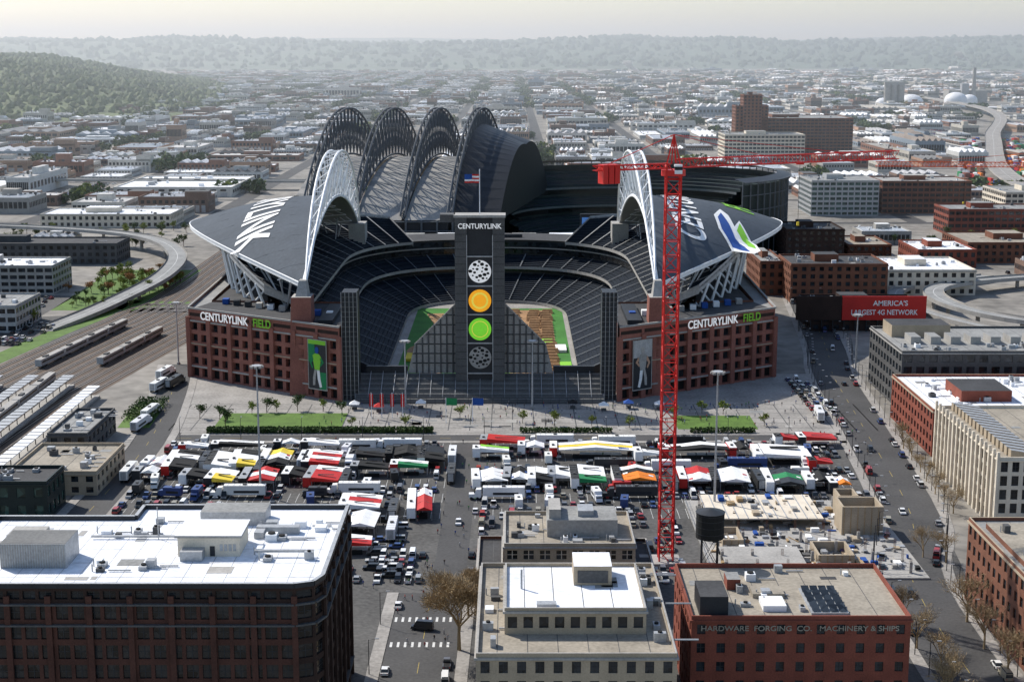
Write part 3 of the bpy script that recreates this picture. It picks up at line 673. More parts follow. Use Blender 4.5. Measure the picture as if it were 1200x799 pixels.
    for p,q in((P[0],P[1]),(P[1],P[2])):
        d=Vector(q)-Vector(p);L=d.length;d/=L;nn=Vector((d.y,-d.x))*(1 if sg>0 else -1)
        for z,k,hh,pr in((30,'concrete',.7,.5),(24.6,'concrete',.6,.35),(4.8,'concrete',.6,.4),(14.8,'stone_beige',.35,.3)):
            a=[Vector(p)-nn*.2,Vector(p)+nn*pr,Vector(q)+nn*pr,Vector(q)-nn*.2];b.hexa([(*v,z) for v in a],[(*v,z+hh) for v in a],k,bottom=True)
        ng=7 if p is P[0] else 12
        for i in range(ng+1):
            c=Vector(p)+d*L*i/ng;a=[c-d*1.1-nn*.1,c-d*1.1+nn*.8,c+d*1.1+nn*.8,c+d*1.1-nn*.1];b.hexa([(*v,0) for v in a],[(*v,26.5) for v in a],'brick_stadium')
    b.box(*sorted((SX+sg*60,SX+sg*66)),600,640,29.2,31,'steel_dark')
    for i in range(10): u=62+i*5.5;vv=600+(u-56)*.66;b.box(*sorted((SX+sg*u,SX+sg*(u+2.6))),vv+12,vv+16,29.3,31.5,R.choice(['concrete','white_cloth','steel_dark','blue']))
    b.make('brick_facade_block',parent=st)
    b=MB();x=SX+sg*52
    b.box(x-3,x+3,590,600,0,44,'steel_dark')
    for i in range(22): b.box(x-3.3,x+3.3,589.6,589.9,i*2,i*2+.35,'concrete_dark')
    for i in range(5): b.tube((x-3.2+i*1.6,589.5,0),(x-3.2+i*1.6,589.5,44),.12,'metal_gray')
    b.make('stair_tower',parent=st)
    d=Vector((70,46)).normalized();c=Vector((56,588))+d*11;nn=Vector((d.y,-d.x))
    b=MB()
    def Q(u,z,o): 
        v=c+d*u+nn*o;return(SX+sg*v.x,v.y,z)
    def quad(u0,u1,z0,z1,o,k): b.poly([Q(u0,z0,o),Q(u1,z0,o),Q(u1,z1,o),Q(u0,z1,o)],k)
    quad(-5,5,3.5,24.3,1.0,'concrete');quad(-4.6,4.6,4,24,1.1,'steel_dark');
    if sg<0: quad(-4.6,-1,4,11,1.12,'green');quad(1.2,4.6,15,24,1.12,'green');quad(-4.6,4.6,22.3,24,1.13,'lime')
    else: quad(-4.6,4.6,17,24,1.12,'metal_gray')
    for pl,k in(([(-1.2,11.5),(1.3,11.8),(2.4,17.6),(1,18.6),(-1.2,18.4),(-2.2,17.2)],'lime' if sg<0 else 'concrete'),([(-2.4,5),(-1.2,4.6),(-.2,8),(.2,12),(-1.3,11.8),(-1.6,8.4)],'white_cloth'),([(1.2,5.5),(2.4,5.2),(2.3,8.6),(1.4,12),(.2,12),(.9,8.6)],'concrete'),([(2.3,17.6),(3.9,14.6),(2.6,12.2),(2.1,12.9),(2.9,14.6),(1.8,16)],'green' if sg<0 else 'skin'),([(-2.2,17.4),(-3.6,15.2),(-1.8,13.2),(-1.3,13.9),(-2.5,15.2),(-1.4,16.2)],'green' if sg<0 else 'skin'),([(-.6,18.6),(.7,18.6),(1.1,19.8),(.8,21),(0,21.4),(-.8,21),(-1,19.8)],'concrete' if sg>0 else 'blue')):
        b.poly([Q(u,z,1.2) for u,z in pl],k)
    b.make('athlete_banner',parent=st)
ang=math.atan2(46,70)
for sg in(-1,1):
    d=Vector((70,46)).normalized();c=Vector((56,588))+d*(62 if sg<0 else 48)+Vector((d.y,-d.x))*1.1
    sign('stadium_sign','CENTURYLINK',4.8,(SX+sg*c.x,c.y,27.6),sg*ang,'glow_white',st,.85)
    c2=c+d*(sg*21.5);sign('stadium_sign','FIELD',4.8,(SX+sg*c2.x,c2.y,27.6),sg*ang,'lime',st,.85)
lettering('CENTURYLINK',-1,24,105,740,'white_cloth',.95)
lettering('CENTURYLINK',1,19,94,728,'white_cloth',1.05);lettering('FIELD',1,20,126,760,'lime',1.0)
# hawk emblem on the west roof (x along the roof, y toward the arch)
patch([(-26,-4),(-20,5),(-4,9),(14,9),(30,4),(22,1),(8,0),(20,-4),(6,-6),(-8,-8),(-20,-8)],1,117,690,'white_cloth',.34)
patch([(-22,-3),(-17,4),(-3,7.4),(12,7.4),(22,4.6),(8,2.6),(-6,1.6),(-12,-2)],1,117,690,'blue',.42)
patch([(-16,-6.6),(-9,-3),(4,-.6),(16,-3.6),(4,-5),(-8,-7)],1,117,690,'lime',.42)
b=MB();v0,v1=598,607
b.box(SX-10,SX-5.2,v0,v1,0,73,'concrete_dark');b.box(SX+5.2,SX+10,v0,v1,0,73,'concrete_dark')
b.box(SX-5.2,SX+5.2,v0+1,v1-1,0,72.9,'steel_dark');b.box(SX-10.4,SX+10.4,v0-.4,v1+.4,73,74,'concrete')
b.box(SX-16,SX-10,v0+2,v1,71,74,'concrete_dark')
for i in range(24):
    for s in(-1,1): b.box(SX+s*7.6-2.3,SX+s*7.6+2.3,v0-.06,v0-.003,3*i+.2,3*i+.35,'black')
for z in(9,21.5,33.3,45,57): b.box(SX-5.2,SX+5.2,v0+.4,v0+.98,z,z+.5,'metal_gray')
for s in(-1,1): b.box(SX+s*5.2-.15,SX+s*5.2+.15,v0-.15,v0-.005,5,66,'metal_gray')
def disc(z,r,y,k,n=32): b.poly([(SX+r*math.cos(2*math.pi*i/n),y,z+r*math.sin(2*math.pi*i/n)) for i in range(n)],k)
yy=v0+.3
disc(51.2,4.6,yy,'glow_white');disc(39.3,4.6,yy,'glow_orange');disc(39.3,3.4,yy-.02,'glow_yellow');disc(39.3,2.6,yy-.04,'glow_orange')  # discs carry added emission to stay bright on the shaded tower front
disc(27.6,4.6,yy,'glow_green');disc(27.6,3.4,yy-.02,'glow_yellow');disc(27.6,3.1,yy-.04,'glow_green');disc(15.8,4.6,yy,'concrete')
for zc in(51.2,15.8):
    for i in range(20):
        a=i*2.4;r_=.9+3.2*(i/20)**.6;s=.45+.22*(i%3)
        b.poly([(SX+r_*math.cos(a)+s*math.cos(t),yy-.03-.001*i,zc+r_*math.sin(a)+s*math.sin(t)*.8) for t in(0,1.1,2.2,3.2,4.3,5.3)],'black')
b.tube((SX,602,74),(SX,602,92),.22,'metal_white',6);b.make('scoreboard_tower',parent=st)
sign('tower_sign','CENTURYLINK',2.9,(SX,597.8,69.5),0,'glow_white',st,.9)
b=MB();n=8
for i in range(n):
    for kk,z0,z1 in(('red',86.5,87.2),('white_cloth',87.2,87.9),('red',87.9,88.6),('white_cloth',88.6,89.3),('red',89.3,90)):
        x0=-6+6*i/n;x1=-6+6*(i+1)/n;f=lambda x:.5*math.sin(x*1.6)
        kk2='blue' if(x0<-3.2 and z0>87.8)else kk;b.poly([(SX+x0,602+f(x0),z0),(SX+x1,602+f(x1),z0),(SX+x1,602+f(x1),z1),(SX+x0,602+f(x0),z1)],kk2)
b.make('national_flag',parent=st)
b=MB()
for sg in(-1,1):
    f=lambda u,v,z:(SX+sg*u,v,z)
    b.poly([f(10,605,8),f(30,605,8),f(27,605,20),f(10,605,37)],'concrete')
    b.poly([f(10,605,37),f(27,605,20),f(27,640,5),f(10,640,8)],'seats');b.poly([f(27,605,20),f(30,605,8),f(27,640,5)],'concrete')
    for i in range(7): u=11+i*2.5;b.box(*sorted((SX+sg*u,SX+sg*(u+.6))),604.4,604.9,8,36.5-(u-10),'concrete_dark')
    for z in(12,16,20,24,28,32): b.box(*sorted((SX+sg*10,SX+sg*min(28,10+(37.5-z)))),604.7,604.95,z,z+.4,'steel_dark')
    b.tube(f(10,604.8,37),f(27,604.8,20),.4,'concrete',4)
    b.box(*sorted((SX+sg*30,SX+sg*47)),604,606,8,11,'steel_dark')
for i in range(24):
    z=8-i*.33;y=604-i*.85;b.box(SX-50,SX+50,y-.85,y,0,z,'concrete_dark','gray_roof' if i%4==0 else 'steel_dark')
    b.box(SX-50,SX+50,y-.1,y-.002,z+.002,z+.06,'concrete')
for i in range(21): x=SX-50+i*5;b.tube((x,584,0),(x,604,9),.16,'metal_gray',4)
for i in range(34): x=SX-54+i*3.3;b.tube((x,582.5,0),(x,582.5,2.6),.1,'steel_dark',4)
b.tube((SX-54,582.5,2.5),(SX+55,582.5,2.5),.08,'steel_dark')
b.make('north_bleachers',parent=st)
b=MB();b.box(40,66,876,878,30,44,'steel_dark');b.box(41,53,875.8,875.95,34,42,'led_blue');b.box(54,65,875.8,875.95,35,41,'steel_dark')
for x in(42,64): b.tube((x,879,0),(x,879,31),.5,'metal_gray')
b.box(-10,6,868,869,26,33,'steel_dark');b.make('video_board',parent=st)
b=MB();shell(b,-120,110,890,935,24,'concrete_dark','gray_roof',bay=8,storey=6,wf=.4,hf=.4)
for i in range(10): b.box(-115+i*23,-100+i*23,897,925,23,27,'concrete','white_roof' if i%3==0 else 'gray_roof')
roofgear(b,-115,105,892,932,23,40,R);b.make('exhibition_hall')
# ------------------------------------------------------------ BASEBALL STADIUM
bs=empty('baseball_stadium')
b=MB()
def sf(x,t): return (x+18*t,1060+102*t)
XS=[-116,-84,-52,-22]
for i,x in enumerate(XS):
    n=24
    tp=lambda t,s,x=x:Vector((sf(x,t)[0]+s*1.6,sf(x,t)[1],34+64*(1-abs(t)**2.1)));bt=lambda t,x=x:Vector((*sf(x,t),32+34*(1-abs(t)**2.1)))
    for j in range(n):
        t0=-1+2*j/n;t1=-1+2*(j+1)/n
        for s in(-1,1):
            b.tube(tp(t0,s),tp(t1,s),.72,'truss_dark',5);b.tube(tp(t0,s),bt(t1),.34,'truss_dark');b.tube(bt(t0),tp(t1,s),.34,'truss_dark');b.tube(bt(t0),tp(t0,s),.34,'truss_dark')
        b.tube(bt(t0),bt(t1),.8,'truss_dark',5);b.tube(tp(t0,-1),tp(t0,1),.35,'truss_dark')
b.make('roof_trusses',parent=bs)
b=MB();n=30
for i,(xa,xb,H) in enumerate([(-128,-117,30),(-115,-85,33),(-83,-53,33),(-51,-23,33),(-21,10,56)]):
    for j in range(n):
        t0=-1+2*j/n;t1=-1+2*(j+1)/n;z=lambda t:31+H*(1-abs(t)**2.1)
        dr=14 if i==4 else 0
        p=[(*sf(xa,t0),z(t0)),(*sf(xb,t0),z(t0)-dr*(1-abs(t0))),(*sf(xb,t1),z(t1)-dr*(1-abs(t1))),(*sf(xa,t1),z(t1))]
        b.poly(p,'steel_dark' if i==4 else 'gray_roof' if j%2 else 'concrete')
    if i==4:
        for j in range(n):
            t0=-1+2*j/n;t1=-1+2*(j+1)/n;z=lambda t:31+(H)*(1-abs(t)**2.1)-14*(1-abs(t));b.poly([(*sf(xb,t0),z(t0)),(*sf(xb,t1),z(t1)),(*sf(xb,t1),31),(*sf(xb,t0),31)],'black')
    for t in(-1,1): q=sf(xa,t);c=sf(xb,t);b.poly([(*q,0),(*c,0),(*c,31),(*q,31)],'steel_dark')
for i in range(15): x=-130+i*10;q=sf(x,-1);b.tube((q[0],q[1]-1,0),(q[0],q[1]-1,31),.7,'truss_gray',5)
for z in(8,16,24,30): p=sf(-130,-1);q=sf(10,-1);b.tube((p[0],p[1]-1,z),(q[0],q[1]-1,z),.45,'truss_gray',5)
b.make('retractable_roof',parent=bs)
b=MB();cx,cy=82,1085
def el(o,t): return (cx+(62+o)*math.cos(t),cy+(52+o)*math.sin(t))
n=64
for (o0,o1,z0,z1) in((0,22,3,14),(20,32,20,27),(30,52,33,47)):
    for i in range(n):
        t0=-.9+(math.pi+1.3)*i/n;t1=-.9+(math.pi+1.3)*(i+1)/n
        for r_ in range(6):
            oa=o0+(o1-o0)*r_/6;ob=o0+(o1-o0)*(r_+1)/6;za=z0+(z1-z0)*r_/6;zb=z0+(z1-z0)*(r_+1)/6
            b.poly([(*el(oa,t0),za),(*el(oa,t1),za),(*el(ob,t1),za+.3),(*el(ob,t0),za+.3)],'seats_green');b.poly([(*el(ob,t0),za+.3),(*el(ob,t1),za+.3),(*el(ob,t1),zb),(*el(ob,t0),zb)],'seat_step' if r_%2 else 'seats_green')
        b.poly([(*el(o0,t0),z0-1),(*el(o0,t1),z0-1),(*el(o0,t1),z0+.6),(*el(o0,t0),z0+.6)],'truss_gray')
        b.poly([(*el(o1,t0),z1-7 if z1>20 else 0),(*el(o1,t1),z1-7 if z1>20 else 0),(*el(o1,t1),z1+1),(*el(o1,t0),z1+1)],'steel_green')
        if o1==52:
            b.poly([(*el(53,t0),0),(*el(53,t1),0),(*el(53,t1),z1+2),(*el(53,t0),z1+2)],'steel_green');b.poly([(*el(46,t0),z1+6),(*el(46,t1),z1+6),(*el(56,t1),z1+4),(*el(56,t0),z1+4)],'steel_dark')
            b.tube((*el(56,t0),z1+4),(*el(56,t1),z1+4),.4,'truss_gray');b.tube((*el(54,t0),0),(*el(54,t0),z1+4),.5,'truss_gray')
            for z in(12,22,32,42): b.tube((*el(54,t0),z),(*el(54,t1),z),.4,'truss_gray')
b.make('grandstand',parent=bs)
b=MB();b.poly([(cx-62,1030,.1),(cx+62,1030,.1),(cx+62,1140,.1),(cx-62,1140,.1)],'turf');b.make('baseball_field',parent=bs)
# ------------------------------------------------------------ CRANES
def crane(name,x,y,H,ang,Lj,Lc,w,k):
    b=MB();b.lattice((x,y,0),(x,y,H+2),w,w,int(H/w/1.05),w*.075,k)
    b.box(x-4,x+4,y-4,y+4,0,1.2,'concrete')
    d=Vector((math.cos(ang),math.sin(ang),0));c=Vector((x,y,H));s=Vector((-d.y,d.x,0))
    b.tube((x,y,H-1.2),(x,y,H+.4),w*.85,k,12)
    b.lattice(c+Vector((0,0,2))+d*1.5,c+Vector((0,0,2.4))+d*Lj,1.6,2.2,int(Lj/2),.18,k)
    b.lattice(c+Vector((0,0,1.4))-d*1.5,c+Vector((0,0,1.4))-d*Lc,1.8,1.2,int(Lc/2),.2,k)
    ap=c+Vector((0,0,9.5));
    for a in(-1,1):
        for e in(-1,1): b.tube(c+d*a*1.3+s*e*1.2+Vector((0,0,2)),ap,.22,k)
    for f in(.38,.75): b.tube(ap,c+d*Lj*f+Vector((0,0,3.4)),.11,k)
    b.tube(ap,c-d*(Lc-3)+Vector((0,0,2)),.13,k)
    q=c-d*(Lc-2.5)
    for i in range(3): p=q+d*i*1.7; b.hexa([p+s*1.6+Vector((0,0,-2.6))-d*.7,p-s*1.6+Vector((0,0,-2.6))-d*.7,p-s*1.6+Vector((0,0,-2.6))+d*.7,p+s*1.6+Vector((0,0,-2.6))+d*.7],[p+s*1.6+Vector((0,0,2.3))-d*.7,p-s*1.6+Vector((0,0,2.3))-d*.7,p-s*1.6+Vector((0,0,2.3))+d*.7,p+s*1.6+Vector((0,0,2.3))+d*.7],k,bottom=True)
    p=c-s*2.6+Vector((0,0,-.5));b.box(p.x-1,p.x+1,p.y-1,p.y+1,p.z,p.z+2.4,'metal_white');b.box(p.x-1.03,p.x+1.03,p.y-1.03,p.y+1.03,p.z+1,p.z+1.9,'glass')
    tr=c+d*Lj*.55+Vector((0,0,.9));b.tube(tr,tr-Vector((0,0,16)),.06,'black',3);b.box(tr.x-1,tr.x+1,tr.y-.7,tr.y+.7,tr.z-.3,tr.z+.3,k);b.box(tr.x-.3,tr.x+.3,tr.y-.3,tr.y+.3,tr.z-17,tr.z-16,'yellow')
    b.make(name)
crane('tower_crane',42.4,395,108,math.atan2(27,65),71,23,3.8,'crane_red')
crane('tower_crane',262,700,84,rad(178),92,20,3.2,'crane_orange')
# ------------------------------------------------------------ construction site
b=MB();b.box(54,112,382,452,.02,.5,'concrete');r=random.Random(3)
for i in range(7):
    for j in range(8):
        x=58+i*8.3;y=386+j*8.6;b.box(x-.4,x+.4,y-.4,y+.4,.5,3.6 if r.random()<.6 else 1.2,'concrete')
        for q in range(4): b.tube((x-.3+.2*q,y,1.2),(x-.3+.2*q,y,4.4),.05,'brick_brown',3)
b.box(58,92,424,448,3.2,3.6,'cream');b.box(58,80,387,402,2.2,2.5,'concrete')
for i in range(12): b.box(58+i*2.9,58.3+i*2.9,424,448,3.604,3.7,'metal_gray')
for x0_,x1_,y0_,y1_,z in((96,108,418,428,9),(98,104,432,440,8),(84,94,392,404,3.4),(60,66,408,420,2.4)): 
    b.box(x0_,x1_,y0_,y0_+.6,.5,z,'stone_beige');b.box(x0_,x1_,y1_-.6,y1_,.5,z,'stone_beige');b.box(x0_,x0_+.6,y0_+.6,y1_-.6,.5,z,'stone_beige');b.box(x1_-.6,x1_,y0_+.6,y1_-.6,.5,z,'stone_beige')
    for q in range(int((x1_-x0_)/2)): b.box(x0_+.5+q*2,x0_+.7+q*2,y0_-.12,y0_-.003,.5,z,'wood')
for _ in range(300):
    x=r.uniform(56,110);y=r.uniform(384,450);w_=r.uniform(.3,2.6);d=r.uniform(.3,3.4);k=r.choice(['wood','stone_beige','metal_gray','white_cloth','stone_beige','steel_dark','metal_gray','concrete','concrete','black','concrete_dark','blue'])
    up=3.7 if(58<x<89 and 424<y<444 and r.random()<.5) else .5;b.box(x,x+w_,y,y+d,up,up+r.uniform(.15,1.2),k)
for _ in range(70): x=r.uniform(58,108);y=r.uniform(386,448);a=r.uniform(0,3);b.tube((x,y,.8),(x+5*math.cos(a),y+5*math.sin(a),.8),.12,r.choice(['wood','metal_gray','steel_dark']),4)
for i in range(20): y=385+i*3.4;b.tube((54,y,0),(54,y,2.4),.06,'metal_gray',4)
for z in(1.2,2.3): b.tube((54,384,z),(54,452,z),.05,'metal_gray',4);b.tube((54,383,z),(112,383,z),.05,'metal_gray',4)
b.make('construction_site')
# ------------------------------------------------------------ lot canopies & trucks
occ=[]
def canopy(x,y,w_,d,cols,rz=0,style='pitch'):
    w_*=1.1;d*=1.06
    b=MB();h=3.3
    for sx in(-1,1):
        for sy in(-1,-.33,.33,1): b.tube((sx*w_/2*.96,sy*d/2*.96,0),(sx*w_/2*.96,sy*d/2*.96,h),.08,'metal_gray',5)
    n=len(cols)*2;pk=1.1
    for i in range(n):
        y0=-d/2+d*i/n;y1=-d/2+d*(i+1)/n-.03;k=cols[(i//2)%len(cols)]
        sag=.12*(i%2)
        if style=='pitch':
            for s in(-1,1):
                m=(s*w_/4)
                b.poly([(s*w_/2,y0,h),(s*w_/2,y1,h),(m,y1,h+pk*.45-sag),(m,y0,h+pk*.45)],k);b.poly([(m,y0,h+pk*.45),(m,y1,h+pk*.45-sag),(0,y1,h+pk),(0,y0,h+pk)],k)
                b.poly([(s*w_/2,y0,h),(s*w_/2,y1,h),(s*w_/2,y1,h-.6),(s*w_/2,y0,h-.6)],'black')
        else:
            b.poly([(-w_/2,y0,h+1),(w_/2,y0,h),(w_/2,y1,h),(-w_/2,y1,h+1)],k)
            if i%3==1: b.box(-w_*.3,w_*.3,y0+.2,y0+.2+(d/n)*.4,h+1.01,h+1.02,'black')
    for i in range(int(d/3)):
        yy_=-d/2+1+i*3
        if R.random()<.5 and style=='pitch':
            s=R.choice([-1,1]);kk=R.choice(['black','white_cloth','red','steel_dark','blue','white_cloth']);b.poly([(s*w_*.44,yy_,h+.12),(s*w_*.44,yy_+1.4,h+.12),(s*w_*.3,yy_+1.4,h+pk*.45+.05),(s*w_*.3,yy_,h+pk*.45+.05)],kk)
    for s in(-1,1): b.poly([(-w_/2,s*d/2,h),(0,s*d/2,h+pk),(w_/2,s*d/2,h)] if style=='pitch' else [(-w_/2,s*d/2,h+1),(w_/2,s*d/2,h),(w_/2,s*d/2,h-.5),(-w_/2,s*d/2,h-.5)],cols[0])
    b.box(-w_/2-2.7,-w_/2-.1,-d/2,d/2,.9,4.1,R.choice(['white_cloth','black','white_cloth','red','steel_dark']),R.choice(['white_cloth','metal_gray','white_cloth','white_cloth','black']))
    for q in range(int(d/2)): b.box(-w_/2-2.6,-w_/2-.2,-d/2+q*2+.5,-d/2+q*2+.6,4.1,4.14,'metal_gray')
    b.box(-w_/2-1.9,-w_/2-1,-d*.2,-d*.2+1,4.14,4.6,'concrete_dark')
    b.box(-w_*.3,w_*.2,-d*.4,-d*.25,0,1.1,'black');b.box(-w_*.2,w_*.35,d*.1,d*.2,0,1,'white_cloth')
    b.make('event_canopy',(x,y,.02),rz);occ.append((x,y,max(w_,d)/2+1))
W,K,RR,YY,OO,LL='white_cloth','black','red','yellow','orange','lime'
for c in[(-118,487,6,9,[W]),(-119,476,5,6,[W]),(-110,489,7,20,[K,K,W,K]),(-102,472,6,8,[K]),(-97,489,6,16,[W,W]),(-89,491,6,17,[YY,W,K]),(-93,470,6,11,[YY,W]),(-79,492,7,17,[K,W,YY]),(-81,471,8,13,[RR,W,RR]),(-70,474,4,9,[K]),
  (-63,492,9,15,[RR,W,RR,W]),(-60,472,8,14,[RR,RR,W]),(-48,498,9,9,[K,'steel_dark']),(-36,500,9,10,[K,K]),(-26.5,497,6,16,[K,'steel_dark']),(-46,482,9,6,[K]),(-33,484,9,6,['green',W]),
  (-45,442,9,12,[W,RR,W]),(-44,424,8,13,[W]),(-27,443,4.5,20,[RR,RR,W]),(-44,405,8,7,[RR,W]),(-6,470,8,12,[W,W,W]),(2.5,472,5,12,[W,K]),(10.5,471,5,13,[K,W]),(-2,516,12,7,[RR,RR]),(-6,503,9,5,[W,LL]),
  (17,474,5,10,[W]),(26,472,8,16,['green',W,W]),(41,472,10,15,[OO,OO,K,W]),(29,506,24,9,[W,YY,W]),(8,508,6,6,[W]),(61,471,8,14,[W,RR]),(72,470,9,14,[W]),(66,505,22,8,[K,W]),
  (94,500,15,13,[W]),(89,468,9,16,['steel_dark','green','steel_dark']),(100,468,5,10,[K]),(105,488,5,5,[RR]),(110,520,10,7,[RR,RR]),(99,519,5,5,[RR]),(106,463,4,7,[OO,W]),(80,506,4,8,[K]),(48,500,6,7,[W,K]),(-66,512,10,5,[W]),(-95,510,14,5,[K,W]),(-78,512,6,4,[W]),(-110,508,7,4,[W])]:
    canopy(*c,rz=R.uniform(-.06,.06),style='pitch' if R.random()<.5 else 'flat')
def truck(x,y,rz,me=None,name='semi_truck'):
    inst(name,me or SEMI,(x,y,.02),rz);occ.append((x,y,5 if me is None else 3))
for x,y,rz in[(-104,493,0),(-84,480,3.14),(-71,494,0),(-54,470,0),(-55,494,3.14),(-20.5,500,0),(-40,514,1.57),(-56,513,1.57),(-20,478,0),(14,520,1.57),(36,518,1.57),(60,518,1.57),(33,488,1.57),(52,486,1.57),(78,489,1.57),(52,468,0),(80,470,0),(-36,438,0),(-35,420,0),(-30,500,0),
   (-139,545,-.1),(-139.5,563,-.1),(-147,610,-.15),(-142,616,-.15),(-150,634,-.15),(-127,480,0),(118,560,-.1),(-50,460,1.57),(-86,457,1.57),(-4,455,1.57),(38,456,1.57)]: truck(x,y,rz)
for _ in range(150):
    x=R.uniform(-122,106);y=R.uniform(392,520)
    if (x<-50 and y<450) or(x>50 and y<458) or (-10<x<50 and y<440) or -23<x<-12: continue
    if all(math.hypot(x-a,y-c)>d+1.2 for a,c,d in occ): truck(x,y,R.choice([0,1.57,3.14])+R.uniform(-.15,.15),BOXT,'box_truck')
for y in(381,387.5,394,400.5,441,447.5,457,463.5,479,486,505,511.5,520):
    x=-124
    while x<112:
        x+=2.75
        if x<-50 and y<440: continue
        if -22.5<x<-11.5 or(x>48 and y<456) : continue
        if -9<x<36 and y<396: continue
        if R.random()<.42: continue
        if all(math.hypot(x-a,y-c)>d*.75+1.2 for a,c,d in occ): parkcar(x,y,R.choice([0,3.14]))
for y in range(384,436,6):
    for x in(-46,-38.5,-33):
        if R.random()<.75: 
            if all(math.hypot(x-a,y-c)>d*.8+1.5 for a,c,d in occ): parkcar(x,y,1.57)
for x in range(-9,50,3):
    for y in(406,413,421,428,436):
        if R.random()<.6: parkcar(x,y,R.choice([0,3.14]))
P=smooth(ST,8)
for i in range(len(P)-1):
    a=Vector(P[i]);c=Vector(P[i+1]);d=(c-a);L=d.length;d.normalize();rz=math.atan2(-d.x,d.y)
    n=int(L/6.2)
    for j in range(n):
        q=a+d*6.2*j
        for o in(-7.3,7.3):
            if R.random()<(.42 if q.y<640 else .25): parkcar(q.x+d.y*o,q.y-d.x*o,rz)
        if R.random()<.1: o=R.choice([-2.5,2.5]);parkcar(q.x+d.y*o,q.y-d.x*o,rz+(math.pi if o<0 else 0))
for(x,y,rz) in[(-22,347,1.4),(-15,316,0),(-15,325,0),(-29,362,0),(-16,430,3.14),(-29,321,0)]: parkcar(x,y,rz)
for y in(705,714,722,735,745,752):
    for x in range(-300,-232,3):
        if R.random()<.6: parkcar(x,y)
for y in(790,800,812,826,838):
    for x in range(-330,-256,3):
        if R.random()<.6: parkcar(x,y)
for _ in range(50): parkcar(R.uniform(170,225),R.choice([655,662,672,679,690,697]),0)
for _ in range(60): parkcar(R.uniform(215,330),R.choice([915,922,935,942,1055,1062,1075]),0)
for i in range(26): parkcar(118+(i%3)*3.4,566+(i//3)*7.5,R.uniform(-.1,.1))
people(200,-75,110,545,583);people(110,-120,105,460,528);people(70,-48,-10,375,455);people(50,112,128,500,620);people(20,-30,-12,330,372);people(14,60,105,386,446)
for x,y,k in((-62,574,W),(-52,570,RR),(-36,576,W),(24,576,K),(36,572,W),(46,576,'blue'),(58,574,W)):
    b=MB();s=2
    for a in(-1,1):
        for c in(-1,1): b.tube((a*s,c*s,0),(a*s,c*s,2.4),.06,'metal_gray',4)
    for q in range(4):
        c=[(-s,-s),(s,-s),(s,s),(-s,s)];b.poly([(*c[q],2.4),(*c[(q+1)%4],2.4),(0,0,3.8)],k)
    b.box(-1,1,-.5,.5,0,1,'concrete_dark');b.make('pop_up_tent',(x,y,.02))
# ------------------------------------------------------------ light masts etc
def mast(x,y,h,name='light_mast'):
    b=MB();b.tube((0,0,0),(0,0,h),.4,'metal_gray',8,.22)
    b.tube((0,0,h),(0,0,h+.3),1.6,'metal_gray',10)
    for i in range(8):
        a=i*math.pi/4;b.box(1.8*math.cos(a)-.4,1.8*math.cos(a)+.4,1.8*math.sin(a)-.4,1.8*math.sin(a)+.4,h-.5,h+.15,'concrete')
    b.tube((0,0,0),(0,0,1),.8,'concrete',8);b.make(name,(x,y,0))
mast(-80,459,42);mast(62,441,44);mast(-42,576,27);mast(8,576,27);mast(150,640,26);mast(-150,660,28)
b=MB();b.tube((0,0,0),(0,0,8.5),.12,'steel_dark',6,.08);b.tube((0,0,8.3),(1.8,0,8.8),.06,'steel_dark',5);b.box(1.5,2.4,-.18,.18,8.65,8.85,'metal_gray');SL=b.mesh('street_lamp')
for i in range(0,len(P)-1,1):
    for o in(-10,10): inst('street_lamp',SL,(P[i][0]+o,P[i][1],0),0 if o<0 else math.pi)
for x in range(-120,120,22): inst('street_lamp',SL,(x,525,0),1.57)
for y in(320,350,380,410): inst('street_lamp',SL,(-32.5,y,0),0)
for x,k in((-25,'green'),(-15,'blue'),(-46,'red'),(-50,'red'),(-54,'red'),(-42,'red')):
    b=MB();b.tube((0,0,0),(0,0,10),.12,'metal_white',6)
    if k=='red': b.box(-.7,.7,-.05,.05,4.5,9.5,'red')
    else:
        for i in range(6): b.poly([(i*.7,.25*math.sin(i),7),((i+1)*.7,.25*math.sin(i+1),7),((i+1)*.7,.25*math.sin(i+1),9.8),(i*.7,.25*math.sin(i),9.8)],'green' if k=='green' else k)
    b.make('flagpole' if k!='red' else 'banner_pole',(x,552+(8 if k=='red' else 0),0))
for i,x in enumerate(range(-106,-30,14)): inst('hedge',bushmesh(13.5,4,2,1300,'leaf',i),(x,538,0))
inst('hedge',bushmesh(34,3,1.8,1200,'leaf',91),(20,538,0));inst('hedge',bushmesh(12,30,3,1500,'leaf',77),(-143,570,0));inst('hedge',bushmesh(24,3,1.8,900,'leaf',92),(78,538,0))
trees(T_G,[(-108,548),(-112,558),(-96,570),(-66,566),(-84,571),(-120,560)],s=.9)
trees(T_L,[(-92,570),(-74,571),(-101,566),(-60,545),(-40,545),(-20,560),(4,552),(16,548),(30,548),(44,545),(62,560),(82,566),(95,548),(74,568)],s=.85)
trees(T_O+T_O+T_L,[(-250+R.uniform(0,50),850+R.uniform(0,95)) for _ in range(50)],s=1.15);trees(T_G+T_L,[(-248+R.uniform(0,40),805+R.uniform(0,50)) for _ in range(22)],s=.7)
trees(T_O,[(-262,870),(-268,880),(-258,862)],s=.8)
trees(T_B,[(135,440),(135,450),(135,460),(136,474),(137,485),(138,500),(139,515),(115,400),(120,395)],s=.75)
trees(T_B,[(97,310),(98,322),(96,335),(112,318),(112,335),(113,352),(97,350),(94,300)],'bare_tree',1)
inst('bare_tree',BIG,(-12.5,334,0),0.3,(1.2,1.2,1.05));inst('bare_tree',BIG,(-11,356,0),2.3,(.7,.7,.7))
